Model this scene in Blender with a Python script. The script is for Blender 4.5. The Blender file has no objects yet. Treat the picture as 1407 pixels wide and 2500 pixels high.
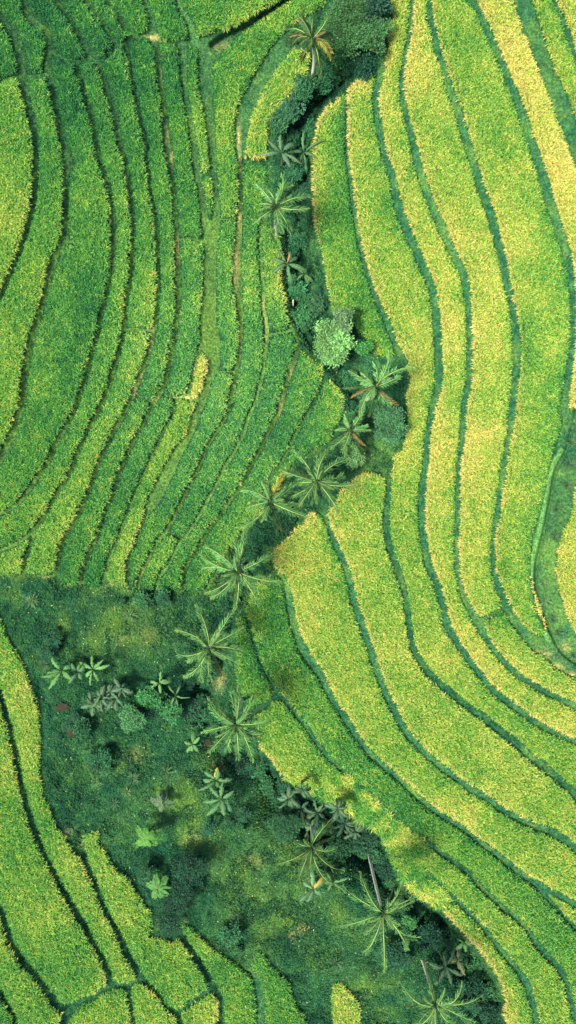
import bpy, math, random
import numpy as np

# ------------------------------------------------------------------ camera, world, sun, exposure
SC = bpy.context.scene
COL = SC.collection
HC = 70.0            # camera height over the datum
S = 0.04             # metres on the datum per pixel of the 1407 x 2500 photograph
CX, CY = 703.5, 1250.0
cam = bpy.data.cameras.new('camera')
cam.sensor_fit = 'VERTICAL'
cam.sensor_height = 36.0
cam.lens = 36.0 * HC / (2500 * S)
cam.clip_start = 0.5
cam.clip_end = 3000
camo = bpy.data.objects.new('camera', cam)
camo.location = (0, 0, HC)
COL.objects.link(camo)
SC.camera = camo

SUN_AZ = math.radians(206)      # direction towards the sun, counter-clockwise from +X (photo right)
SUN_EL = math.radians(59)
w = bpy.data.worlds.new('World')
SC.world = w
w.use_nodes = True
nt = w.node_tree
bg = nt.nodes['Background']
sky = nt.nodes.new('ShaderNodeTexSky')
sky.sky_type = 'NISHITA'
sky.sun_disc = False
sky.sun_elevation = SUN_EL
sky.sun_rotation = math.radians(90) - SUN_AZ
sky.air_density = 1.3
sky.dust_density = 1.5
nt.links.new(sky.outputs[0], bg.inputs[0])
bg.inputs[1].default_value = 0.112
sl = bpy.data.lights.new('sun', 'SUN')
sl.energy = 4.6
sl.angle = math.radians(13)
sl.color = (1.0, 0.92, 0.74)
so = bpy.data.objects.new('sun', sl)
sd = (math.cos(SUN_EL) * math.cos(SUN_AZ), math.cos(SUN_EL) * math.sin(SUN_AZ), math.sin(SUN_EL))
from mathutils import Vector
so.rotation_euler = Vector(sd).to_track_quat('Z', 'Y').to_euler()
so.location = (0, 0, 60)
COL.objects.link(so)
SC.view_settings.view_transform = 'Standard'
SC.view_settings.look = 'None'
SC.view_settings.exposure = 1.34
SC.view_settings.gamma = 1
SC.cycles.max_bounces = 6
SC.cycles.diffuse_bounces = 3
SC.cycles.transmission_bounces = 4
SC.cycles.transparent_max_bounces = 4

RNG = np.random.default_rng(7)
random.seed(7)

# ------------------------------------------------------------------ helpers
def tag(o, label=None, cat=None, group=None, kind=None):
    if label: o['label'] = label
    if cat: o['category'] = cat
    if group: o['group'] = group
    if kind: o['kind'] = kind
    return o

def empty(name, loc, label, cat, group=None):
    o = bpy.data.objects.new(name, None)
    o.empty_display_size = 0.5
    COL.objects.link(o)
    o.location = loc
    return tag(o, label, cat, group)

def mesh_obj(name, V, F, mat, col=None, parent=None, smooth=False, origin=None):
    """V (n,3); F (m,k) int array or list of such arrays; col (n,3)."""
    V = np.asarray(V, dtype=np.float32)
    if origin is not None:
        V = V - np.asarray(origin, dtype=np.float32)
    if not isinstance(F, list): F = [F]
    F = [np.asarray(f, dtype=np.int32) for f in F if len(f)]
    me = bpy.data.meshes.new(name)
    me.vertices.add(len(V))
    me.vertices.foreach_set('co', V.ravel())
    nl = sum(f.size for f in F)
    me.loops.add(nl)
    me.loops.foreach_set('vertex_index', np.concatenate([f.ravel() for f in F]))
    npoly = sum(len(f) for f in F)
    me.polygons.add(npoly)
    tot = np.concatenate([np.full(len(f), f.shape[1], dtype=np.int32) for f in F])
    st = np.concatenate([[0], np.cumsum(tot)[:-1]]).astype(np.int32)
    me.polygons.foreach_set('loop_start', st)
    me.polygons.foreach_set('loop_total', tot)
    if smooth:
        me.polygons.foreach_set('use_smooth', np.ones(npoly, dtype=bool))
    me.update(calc_edges=True)
    if col is not None:
        a = me.color_attributes.new('Col', 'FLOAT_COLOR', 'POINT')
        c = np.ones((len(V), 4), dtype=np.float32)
        c[:, :3] = col
        a.data.foreach_set('color', c.ravel())
    me.materials.append(mat)
    o = bpy.data.objects.new(name, me)
    COL.objects.link(o)
    if origin is not None and parent is None: o.location = origin
    if parent is not None: o.parent = parent
    return o

def px2w(px, py, z):
    k = S * (1 - z / HC)
    return (px - CX) * k, (CY - py) * k

def val_noise(x, y, cell, seed):
    r = np.random.default_rng(seed)
    G = r.random((96, 96)).astype(np.float32)
    u = x / cell + 31.3; v = y / cell + 17.7
    i = np.floor(u).astype(int); j = np.floor(v).astype(int)
    a = u - i; b = v - j
    a = a * a * (3 - 2 * a); b = b * b * (3 - 2 * b)
    i0 = i % 96; i1 = (i + 1) % 96; j0 = j % 96; j1 = (j + 1) % 96
    return (G[j0, i0] * (1 - a) + G[j0, i1] * a) * (1 - b) + (G[j1, i0] * (1 - a) + G[j1, i1] * a) * b

def fbm(x, y, cell, seed, n=3):
    t = 0; s = 0; am = 1
    for k in range(n):
        t = t + am * val_noise(x, y, cell / (2 ** k), seed + 11 * k); s += am; am *= 0.55
    return t / s

# ------------------------------------------------------------------ materials
def leaf_material(name, rough=0.55, trans=0.35, attr=True, colour=(0.1, 0.3, 0.05), spec=0.3, noise=None):
    m = bpy.data.materials.new(name); m.use_nodes = True
    t = m.node_tree; n = t.nodes; n.clear()
    out = n.new('ShaderNodeOutputMaterial')
    p = n.new('ShaderNodeBsdfPrincipled'); p.inputs['Roughness'].default_value = rough
    p.inputs['Specular IOR Level'].default_value = spec
    tr = n.new('ShaderNodeBsdfTranslucent')
    mx = n.new('ShaderNodeMixShader'); mx.inputs[0].default_value = trans
    if attr:
        c = n.new('ShaderNodeAttribute'); c.attribute_name = 'Col'; cs = c.outputs['Color']
    else:
        c = n.new('ShaderNodeRGB'); c.outputs[0].default_value = (*colour, 1); cs = c.outputs[0]
    # small procedural mottling so no leaf is flat
    no = n.new('ShaderNodeTexNoise'); no.inputs['Scale'].default_value = noise or 9.0
    tc = n.new('ShaderNodeTexCoord'); t.links.new(tc.outputs['Object'], no.inputs['Vector'])
    mr = n.new('ShaderNodeMapRange'); mr.inputs['To Min'].default_value = 0.8; mr.inputs['To Max'].default_value = 1.2
    t.links.new(no.outputs['Fac'], mr.inputs['Value'])
    mu = n.new('ShaderNodeVectorMath'); mu.operation = 'SCALE'
    t.links.new(cs, mu.inputs[0]); t.links.new(mr.outputs[0], mu.inputs['Scale'])
    t.links.new(mu.outputs[0], p.inputs['Base Color'])
    t.links.new(mu.outputs[0], tr.inputs['Color'])
    t.links.new(p.outputs[0], mx.inputs[1]); t.links.new(tr.outputs[0], mx.inputs[2])
    t.links.new(mx.outputs[0], out.inputs[0])
    return m

def ground_material(name):
    m = bpy.data.materials.new(name); m.use_nodes = True
    t = m.node_tree; n = t.nodes
    p = n['Principled BSDF']; p.inputs['Roughness'].default_value = 0.95
    p.inputs['Specular IOR Level'].default_value = 0.1
    c = n.new('ShaderNodeAttribute'); c.attribute_name = 'Col'
    tc = n.new('ShaderNodeTexCoord')
    no = n.new('ShaderNodeTexNoise'); no.inputs['Scale'].default_value = 4.5; no.inputs['Detail'].default_value = 8
    t.links.new(tc.outputs['Object'], no.inputs['Vector'])
    mr = n.new('ShaderNodeMapRange'); mr.inputs['From Min'].default_value = 0.3; mr.inputs['From Max'].default_value = 0.7
    mr.inputs['To Min'].default_value = 0.45; mr.inputs['To Max'].default_value = 1.6
    t.links.new(no.outputs['Fac'], mr.inputs['Value'])
    mu = n.new('ShaderNodeVectorMath'); mu.operation = 'SCALE'
    t.links.new(c.outputs['Color'], mu.inputs[0]); t.links.new(mr.outputs[0], mu.inputs['Scale'])
    t.links.new(mu.outputs[0], p.inputs['Base Color'])
    b = n.new('ShaderNodeBump'); b.inputs['Strength'].default_value = 0.7; b.inputs['Distance'].default_value = 0.12
    t.links.new(no.outputs['Fac'], b.inputs['Height']); t.links.new(b.outputs[0], p.inputs['Normal'])
    return m

def bark_material(name, c1, c2):
    m = bpy.data.materials.new(name); m.use_nodes = True
    t = m.node_tree; n = t.nodes
    p = n['Principled BSDF']; p.inputs['Roughness'].default_value = 0.85
    tc = n.new('ShaderNodeTexCoord')
    wv = n.new('ShaderNodeTexWave'); wv.bands_direction = 'Z'; wv.inputs['Scale'].default_value = 3.0
    wv.inputs['Distortion'].default_value = 2.0; wv.inputs['Detail'].default_value = 3
    t.links.new(tc.outputs['Object'], wv.inputs['Vector'])
    r = n.new('ShaderNodeValToRGB'); r.color_ramp.elements[0].color = (*c1, 1); r.color_ramp.elements[1].color = (*c2, 1)
    t.links.new(wv.outputs['Fac'], r.inputs[0]); t.links.new(r.outputs[0], p.inputs['Base Color'])
    return m

M_RICE = leaf_material('rice_leaf', 0.6, 0.30, spec=.12)
M_LEAF = leaf_material('broad_leaf', 0.6, 0.25, noise=5, spec=.10)
M_GRASS = leaf_material('short_grass_blade', 0.7, 0.3, spec=.05)
M_GROUND = ground_material('turf_and_soil')
M_BARK = bark_material('palm_bark', (0.20, 0.20, 0.13), (0.50, 0.49, 0.36))
M_TWIG = bark_material('twig_bark', (0.05, 0.04, 0.03), (0.14, 0.11, 0.08))

# ------------------------------------------------------------------ the plan: dark gaps between the plots (x, y, width) in photo pixels
GAPS = [
 # left slope
 [(-20,12,12),(0,40,14),(25,75,20),(45,110,24),(53,150,24),(56,190,22),(62,230,19),(70,260,19),(80,300,18),(86,350,16),(88,400,13),(87,440,12),(82,500,14),(70,542,13),(57,585,13),(42,627,13),(20,680,13),(4,715,12),(-12,750,12)],
 [(-12,207,6),(20,192,6),(50,185,6)],
 [(54,-10,16),(57,0,16),(71,37,20),(91,60,18),(114,77,16),(120,114,18),(116,160,20),(125,200,16),(134,250,15),(144,300,14),(156,350,18),(168,400,24),(163,440,17),(161,500,14),(160,560,17),(150,600,20),(137,625,18),(124,660,20),(118,700,16),(105,740,17),(91,785,17),(78,828,19),(68,880,17),(60,930,17),(54,985,19),(37,1040,20),(20,1085,22),(4,1115,18),(-10,1140,16)],
 [(160,575,14),(170,590,12),(182,593,6)],
 [(56,189,8),(90,185,9),(118,180,8)],
 [(118,118,8),(140,135,7),(170,147,7),(190,150,8),(188,171,9),(199,199,9),(207,236,11),(219,270,12),(230,313,12),(236,357,12),(247,400,13),(261,440,13),(271,485,12),(277,540,14),(277,600,15),(272,660,12),(257,730,10),(248,765,12),(239,813,11),(222,870,11),(208,925,11),(195,965,11),(181,1000,10),(163,1040,13),(136,1085,14),(117,1130,11),(88,1170,12),(60,1213,12),(30,1240,12),(0,1255,9),(-20,1262,9)],
 [(133,-10,11),(136,0,12),(160,32,12),(182,65,12),(199,96,14),(213,120,18),(232,143,20),(242,160,16),(250,185,12),(264,227,14),(279,270,14),(288,313,14),(295,357,14),(307,400,11),(313,440,10),(322,500,10),(325,550,10),(324,600,11),(322,650,10),(316,700,9),(307,742,10),(303,800,9),(293,856,8),(279,900,11),(266,942,12),(249,985,11),(228,1028,11),(205,1070,11),(181,1128,9),(162,1170,11),(134,1213,11),(111,1256,11),(88,1288,11),(50,1322,12),(5,1342,9),(-20,1352,9)],
 [(190,150,9),(205,146,9),(228,145,9)],
 [(204,-10,11),(210,0,12),(236,34,12),(256,65,12),(273,94,12),(284,111,10),(264,132,10),(244,152,10)],
 [(250,-10,7),(256,0,8),(284,31,8),(301,65,9),(316,91,9),(303,107,9),(284,111,8)],
 [(316,93,7),(335,90,7),(350,86,8)],
 [(308,108,7),(310,122,8),(316,156,8),(324,199,9),(333,242,9),(345,300,12),(357,357,8),(362,414,8),(367,470,8),(378,527,9),(384,585,10),(386,640,9),(387,700,9),(384,742,8),(381,785,10),(376,813,12),(366,856,12),(354,890,12),(340,925,14),(327,960,14),(314,985,14),(293,1028,13),(270,1070,12),(250,1113,12),(233,1156,12),(217,1200,10),(199,1242,11),(177,1285,12),(153,1328,11),(142,1370,11),(128,1425,10)],
 [(303,803,8),(335,806,8),(372,808,8)],
 [(372,98,14),(384,120,14),(386,142,15),(392,200,13),(400,256,12),(406,313,14),(410,350,20),(415,385,18),(421,440,10),(427,500,12),(431,555,11),(433,585,13),(435,640,13),(436,700,14),(436,742,12),(430,785,13),(427,828,10),(418,870,13),(408,913,12),(400,942,13),(384,970,14),(374,988,14),(354,1028,11),(331,1070,11),(309,1113,9),(297,1142,9),(286,1170,9),(273,1213,8),(254,1256,9),(246,1288,8),(229,1328,11),(208,1370,9),(199,1410,10),(192,1450,10)],
 [(334,961,6),(352,975,6),(375,980,6)],
 [(404,965,7),(430,972,8),(462,965,10)],
 [(384,128,6),(410,137,5),(440,140,4)],
 [(386,100,6),(415,103,7),(440,98,8)],
 [(448,970,8),(470,976,8),(498,976,10)],
 [(445,110,22),(448,140,18),(449,170,14),(454,228,13),(463,285,14),(472,341,15),(479,400,17),(486,440,17),(496,500,17),(500,540,20),(508,590,20)],
 [(434,-10,11),(436,0,12),(445,28,13),(462,51,15),(470,80,16),(472,98,16)],
 [(430,588,6),(460,583,6),(500,590,10)],
 [(505,130,38),(503,170,36),(504,228,30),(512,285,24),(515,313,22),(518,357,20),(520,400,16),(526,456,13),(530,500,15),(528,540,24),(518,570,38),(515,600,34),(514,650,33),(513,700,36),(512,740,38),(509,780,44),(513,820,50),(514,845,50),(522,870,34),(522,900,26),(508,927,18),(503,950,20),(497,970,22),(490,990,20),(480,1014,22),(465,1056,18),(449,1085,20),(437,1105,26),(416,1142,30),(396,1185,34),(372,1228,30),(358,1252,12)],
 [(487,430,8),(500,425,8),(522,428,8)],[(497,525,8),(510,540,10),(530,545,10)],
 [(545,104,34),(575,78,24),(606,58,22),(640,36,18),(670,18,16),(690,5,15),(702,-6,15)],
 [(486,850,8),(479,885,9),(470,920,8),(460,960,10),(432,974,7),(421,1020,7),(402,1048,7),(388,1082,7),(374,1110,8),(357,1147,7),(343,1173,7),(328,1215,8),(316,1242,8),(301,1281,8),(287,1320,8),(270,1356,8),(256,1405,9),(248,1450,9)],
 [(382,1180,5),(362,1248,10),(350,1270,6),(338,1314,6),(324,1342,6),(312,1370,7),(310,1450,7)],
 [(579,301,12),(584,355,16),(587,414,12),(587,470,12),(587,527,14),(583,585,18),(580,640,20),(580,700,24),(586,742,18),(590,800,11),(585,856,11),(579,900,12),(570,942,12),(563,985,11),(556,1012,10),(547,1028,9),(527,1059,10),(505,1093,10),(494,1122,8),(482,1150,8),(468,1179,9),(451,1210,10),(436,1244,12),(420,1274,12),(405,1300,12),(385,1322,10),(371,1350,9),(357,1376,9),(343,1407,9),(336,1455,9)],
 [(535,537,5),(560,535,5),(580,530,6)],
 [(516,912,6),(545,908,6),(575,906,6)],
 [(597,388,6),(620,391,6),(655,392,8)],
 [(638,548,6),(637,585,8),(638,640,9),(641,675,10),(646,713,15),(642,742,10),(650,785,11),(652,828,11),(647,870,10),(643,913,9),(635,942,10),(623,985,9),(610,1014,11),(596,1056,10),(575,1099,9),(549,1142,9),(529,1185,9),(504,1228,10),(481,1270,9),(461,1300,10),(446,1318,8),(431,1342,9),(422,1362,9),(402,1394,10),(388,1412,9),(384,1455,8)],
 [(412,1300,6),(428,1306,5),(446,1316,6)],
 [(648,820,8),(675,815,7),(704,808,8)],
 [(711,797,12),(725,822,13),(731,842,13),(722,870,14),(711,905,13),(697,947,12),(685,993,14),(671,1027,14),(652,1062,12),(641,1085,11),(627,1113,10),(610,1142,10),(598,1170,9),(579,1201,10),(556,1230,12),(536,1261,10),(514,1288,10),(496,1317,9),(476,1348,9),(459,1376,9),(448,1405,9),(445,1458,9)],
 [(800,880,10),(795,905,10),(793,922,9),(782,950,9),(768,981,9),(753,1010,9),(736,1038,9),(719,1067,8),(704,1098,8),(684,1134,8),(655,1175,6),(640,1230,6)],
 [(85,1300,8),(82,1314,8),(71,1342,8),(60,1370,8),(57,1410,9)],
 # bottom left
 [(-8,1660,11),(0,1694,12),(16,1745,12),(33,1815,12),(45,1880,13),(55,1924,13),(79,2012,14),(110,2085,13),(136,2142,14),(171,2203,14),(207,2263,14),(239,2320,14),(256,2355,13),(271,2400,13)],
 [(172,2462,26),(195,2445,14),(224,2434,12),(271,2407,11),(313,2405,12),(345,2387,13)],
 [(172,2462,26),(158,2490,22),(150,2540,22)],
 [(-20,2170,14),(0,2218,15),(24,2290,15),(54,2344,16),(88,2383,17),(122,2432,18),(150,2460,20),(172,2462,26)],
 [(-10,2405,9),(0,2422,9),(29,2471,9),(42,2505,9)],
 [(313,2405,10),(318,2444,10),(327,2500,10),(330,2530,10)],
 [(345,2387,12),(356,2398,9),(384,2423,9),(405,2455,9),(434,2476,13),(441,2500,13),(450,2530,13)],
 [(434,2476,12),(455,2456,8),(487,2434,8),(516,2414,8)],
 [(196,2060,18),(217,2124,14),(242,2178,14),(256,2220,14),(274,2252,13),(299,2302,14),(313,2334,15),(330,2362,16),(345,2387,16)],
 [(439,2275,14),(452,2300,13),(473,2330,14),(505,2380,15),(526,2419,16),(541,2444,14),(539,2500,12),(538,2530,12)],
 [(610,2360,14),(624,2390,14),(634,2426,20),(638,2470,20),(636,2530,20)],
 # right slope
 [(846,225,4),(847,256,5),(847,313,5),(848,355,6),(851,398,7),(859,470,8),(869,540,8),(880,600,8),(895,660,9),(911,710,11),(929,747,12),(946,788,11),(957,820,11),(975,862,12),(990,890,12)],
 [(935,165,14),(925,196,12),(918,225,12),(918,262,13),(925,313,14),(939,373,14),(956,426,16),(970,490,17),(985,535,19),(1005,592,18),(1024,628,19),(1047,680,17),(1058,717,18),(1065,770,17),(1069,840,17),(1072,895,17),(1071,940,16),(1057,1000,13),(1046,1050,12),(1042,1100,13),(1037,1150,12),(1032,1200,14),(1030,1256,15),(1034,1310,16),(1041,1350,16),(1050,1388,16),(1065,1420,14),(1081,1475,14),(1093,1527,15),(1117,1570,14),(1149,1615,14),(1175,1650,14),(1211,1690,14),(1253,1723,13),(1307,1762,13),(1371,1795,12),(1407,1812,11)],
 [(1009,-10,7),(1008,0,8),(1003,53,8),(998,100,8),(989,142,9),(983,185,10),(983,231,12),(992,284,14),(1007,338,15),(1017,384,16),(1031,434,16),(1049,488,18),(1070,535,19),(1095,592,18),(1111,628,17),(1134,680,16),(1142,735,13),(1146,805,13),(1146,877,12),(1144,940,13),(1134,990,12),(1130,1050,11),(1125,1100,11),(1119,1150,8),(1118,1200,9),(1117,1256,10),(1115,1310,10),(1115,1375,10),(1121,1410,10),(1131,1450,13),(1149,1490,14),(1168,1522,20),(1181,1547,15),(1202,1580,13),(1230,1615,13),(1270,1650,13),(1317,1680,13),(1366,1705,13),(1407,1727,12)],
 [(1170,1518,12),(1186,1509,8),(1209,1496,7),(1232,1482,8)],
 [(1048,-10,11),(1049,0,12),(1049,35,12),(1060,78,14),(1070,124,15),(1085,167,14),(1097,213,14),(1115,263,16),(1131,313,17),(1145,362,16),(1159,409,16),(1173,455,17),(1190,500,18),(1207,557,17),(1222,610,18),(1232,660,17),(1243,717,14),(1255,770,14),(1262,840,18),(1261,895,17),(1257,947,15),(1252,1000,15),(1246,1050,12),(1237,1100,12),(1229,1150,12),(1221,1200,13),(1214,1256,11),(1206,1300,9),(1204,1340,10),(1206,1390,10),(1216,1425,14),(1230,1460,15),(1243,1492,18),(1266,1525,20),(1292,1558,22),(1315,1580,24)],
 [(1146,-12,14),(1152,0,15),(1174,35,15),(1191,78,16),(1209,114,16),(1227,156,17),(1245,203,18),(1266,249,19),(1281,302,19),(1298,348,20),(1317,402,21),(1331,451,21),(1346,500,21),(1363,557,20),(1381,610,19),(1392,660,18),(1398,717,14),(1399,805,13),(1394,877,14),(1387,930,15),(1381,970,17),(1378,1010,24)],
 [(1272,-20,34),(1276,0,36),(1290,50,38),(1310,102,34),(1328,151,32),(1347,200,34),(1368,252,36),(1390,305,38),(1412,365,38)],
 [(1350,-12,8),(1355,0,8),(1369,36,9),(1383,71,9),(1397,114,9),(1406,142,9)],
 [(951,1168,8),(949,1205,8),(943,1256,13),(944,1299,13),(952,1335,14),(966,1380,15),(982,1425,14),(993,1475,13),(999,1525,13),(1003,1560,12),(1012,1590,13),(1028,1617,15),(1054,1650,15),(1097,1688,15),(1136,1720,15),(1186,1755,15),(1236,1795,15),(1280,1832,16),(1309,1858,16),(1337,1878,15),(1365,1903,15),(1394,1927,15),(1406,1942,15)],
 [(788,1245,8),(797,1268,9),(813,1313,11),(827,1345,13),(845,1384,14),(857,1427,14),(866,1470,14),(877,1505,14),(891,1545,14),(907,1592,14),(920,1635,14),(937,1678,14),(956,1720,15),(977,1760,15),(1001,1798,14),(1031,1831,14),(1067,1863,14),(1106,1892,13),(1149,1924,13),(1191,1949,14),(1230,1977,14),(1269,1999,14),(1309,2016,14),(1355,2034,15),(1387,2055,15),(1406,2073,15)],
 [(680,1400,8),(692,1412,11),(703,1441,13),(710,1484,14),(720,1530,16),(738,1580,18),(756,1610,19),(776,1638,18),(795,1671,15),(814,1710,14),(838,1745,13),(864,1786,13),(900,1834,12),(940,1872,12),(978,1904,11),(1014,1938,13),(1056,1974,12),(1099,2002,10),(1138,2027,10),(1177,2059,11),(1216,2087,11),(1255,2119,12),(1296,2148,13),(1351,2178,12),(1394,2203,12),(1406,2209,12)],
 [(594,1478,6),(600,1500,6),(607,1518,5),(621,1564,6),(639,1617,6),(660,1660,7),(678,1690,11),(706,1722,8),(742,1764,9),(770,1806,9),(802,1848,8),(841,1882,8),(866,1909,8),(902,1934,6),(934,1966,7),(971,2000,7),(1003,2027,8),(1036,2046,6),(1042,2052,9),(1070,2077,10),(1106,2102,9),(1142,2130,9),(1170,2160,10),(1202,2192,10),(1238,2224,10),(1277,2256,10),(1305,2295,12),(1333,2331,13),(1365,2363,12),(1387,2409,12),(1397,2455,10),(1405,2500,10)],
 [(615,1742,12),(642,1726,13),(676,1698,14)],
 [(1040,2080,9),(1031,2114,8),(1053,2142,10),(1085,2174,11),(1120,2203,10),(1145,2227,9),(1170,2252,9),(1202,2291,9),(1230,2327,10),(1262,2366,12),(1284,2398,14),(1298,2441,13),(1312,2500,13)],
 [(1308,2158,10),(1333,2188,8),(1362,2220,7),(1387,2245,7),(1406,2268,7)],
]

WILD = [(800,-400),(955,-400),(957,50),(946,82),(950,110),(939,160),(930,190),(913,184),(873,197),(847,222),(799,262),(776,296),(765,355),(763,450),(768,540),(785,620),(797,680),(805,730),(815,765),(860,792),(895,828),(907,862),(935,873),(967,868),(985,885),(1003,921),(990,967),(996,1017),(992,1060),(985,1095),(962,1110),(958,1149),(948,1177),(927,1159),(895,1150),(870,1164),(834,1196),(812,1236),(795,1262),(770,1250),(749,1256),(742,1278),(710,1299),(699,1313),(671,1342),(667,1380),(684,1405),(635,1413),(607,1470),(580,1511),(575,1571),(571,1635),(582,1678),(600,1720),(618,1740),(631,1795),(635,1827),(656,1845),(671,1870),(690,1895),(749,1923),(784,1948),(855,1990),(907,2020),(935,2041),(950,2077),(978,2145),(1024,2186),(1078,2220),(1117,2263),(1156,2302),(1191,2345),(1220,2391),(1234,2437),(1227,2476),(1241,2500),(1260,2950),
 (775,2950),(752,2500),(742,2473),(722,2451),(710,2405),(678,2373),(653,2338),(633,2318),(622,2335),(615,2365),(600,2372),(580,2352),(546,2332),(516,2309),(495,2290),(473,2266),(450,2250),(440,2275),(425,2300),(402,2290),(366,2286),(377,2256),(374,2227),(349,2199),(320,2153),(285,2121),(260,2080),(242,2057),(250,2028),(207,2033),(196,2060),(218,2120),(200,2100),(183,2080),(140,2012),(110,1945),(99,1875),(101,1816),(98,1743),(79,1682),(55,1615),(24,1560),(0,1502),(-200,1290),
 (-200,1395),(0,1400),(60,1402),(130,1405),(140,1424),(200,1430),(240,1434),(270,1420),(300,1437),(345,1440),(370,1445),(400,1440),(440,1443),(500,1440),(515,1410),(541,1370),(556,1342),(584,1305),(610,1285),(640,1250),(690,1180),(715,1130),(760,1100),(807,1078),(818,1050),(836,1021),(842,984),(836,956),(805,930),(785,893),(755,872),(738,855),(731,842),(718,805),(700,775),(698,728),(688,690),(692,640),(680,560),(655,548),(640,556),(640,530),(645,480),(655,440),(650,400),(654,378),(654,307),(671,276),(694,253),(722,219),(753,182),(756,134),(745,122),(714,121),(700,115),(690,85),(740,45),(796,17)]
LAWNS = [
 [(347,-250),(357,-250),(360,0),(372,32),(382,50),(384,72),(394,96),(384,104),(345,90),(354,78),(364,56),(362,36),(346,0)],
 [(437,100),(436,122),(458,113),(482,116),(490,140),(522,152),(534,148),(545,118),(563,96),(541,72),(513,85),(485,94),(471,98)],
 [(690,84),(657,125),(640,156),(626,178),(603,220),(583,256),(575,299),(579,330),(592,360),(599,370),(606,321),(614,284),(637,233),(657,193),(685,156),(714,120)],
 [(1378,985),(1372,1030),(1364,1064),(1351,1100),(1339,1150),(1331,1200),(1316,1256),(1301,1300),(1296,1350),(1293,1397),(1301,1440),(1319,1480),(1332,1525),(1327,1556),(1300,1545),(1285,1558),(1308,1577),(1333,1611),(1369,1639),(1407,1657),(1700,1750),(1700,1700),(1407,1548),(1379,1487),(1365,1439),(1358,1385),(1361,1350),(1370,1309),(1394,1256),(1407,1184),(1700,1120),(1700,900),(1407,992),(1390,1016)],
]
BANK = [(690,1893),(770,1892),(858,1896),(890,1930),(925,1962),(960,1996),(1000,2030),(1036,2052),(1040,2080),(1031,2112),(1053,2148),(1085,2180),(1104,2200),(1078,2218),(1024,2186),(978,2145),(950,2077),(935,2041),(907,2020),(855,1990),(784,1948),(749,1923)]
TUFT_SPLIT = [(488,424),(505,430),(519,470)]

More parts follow.
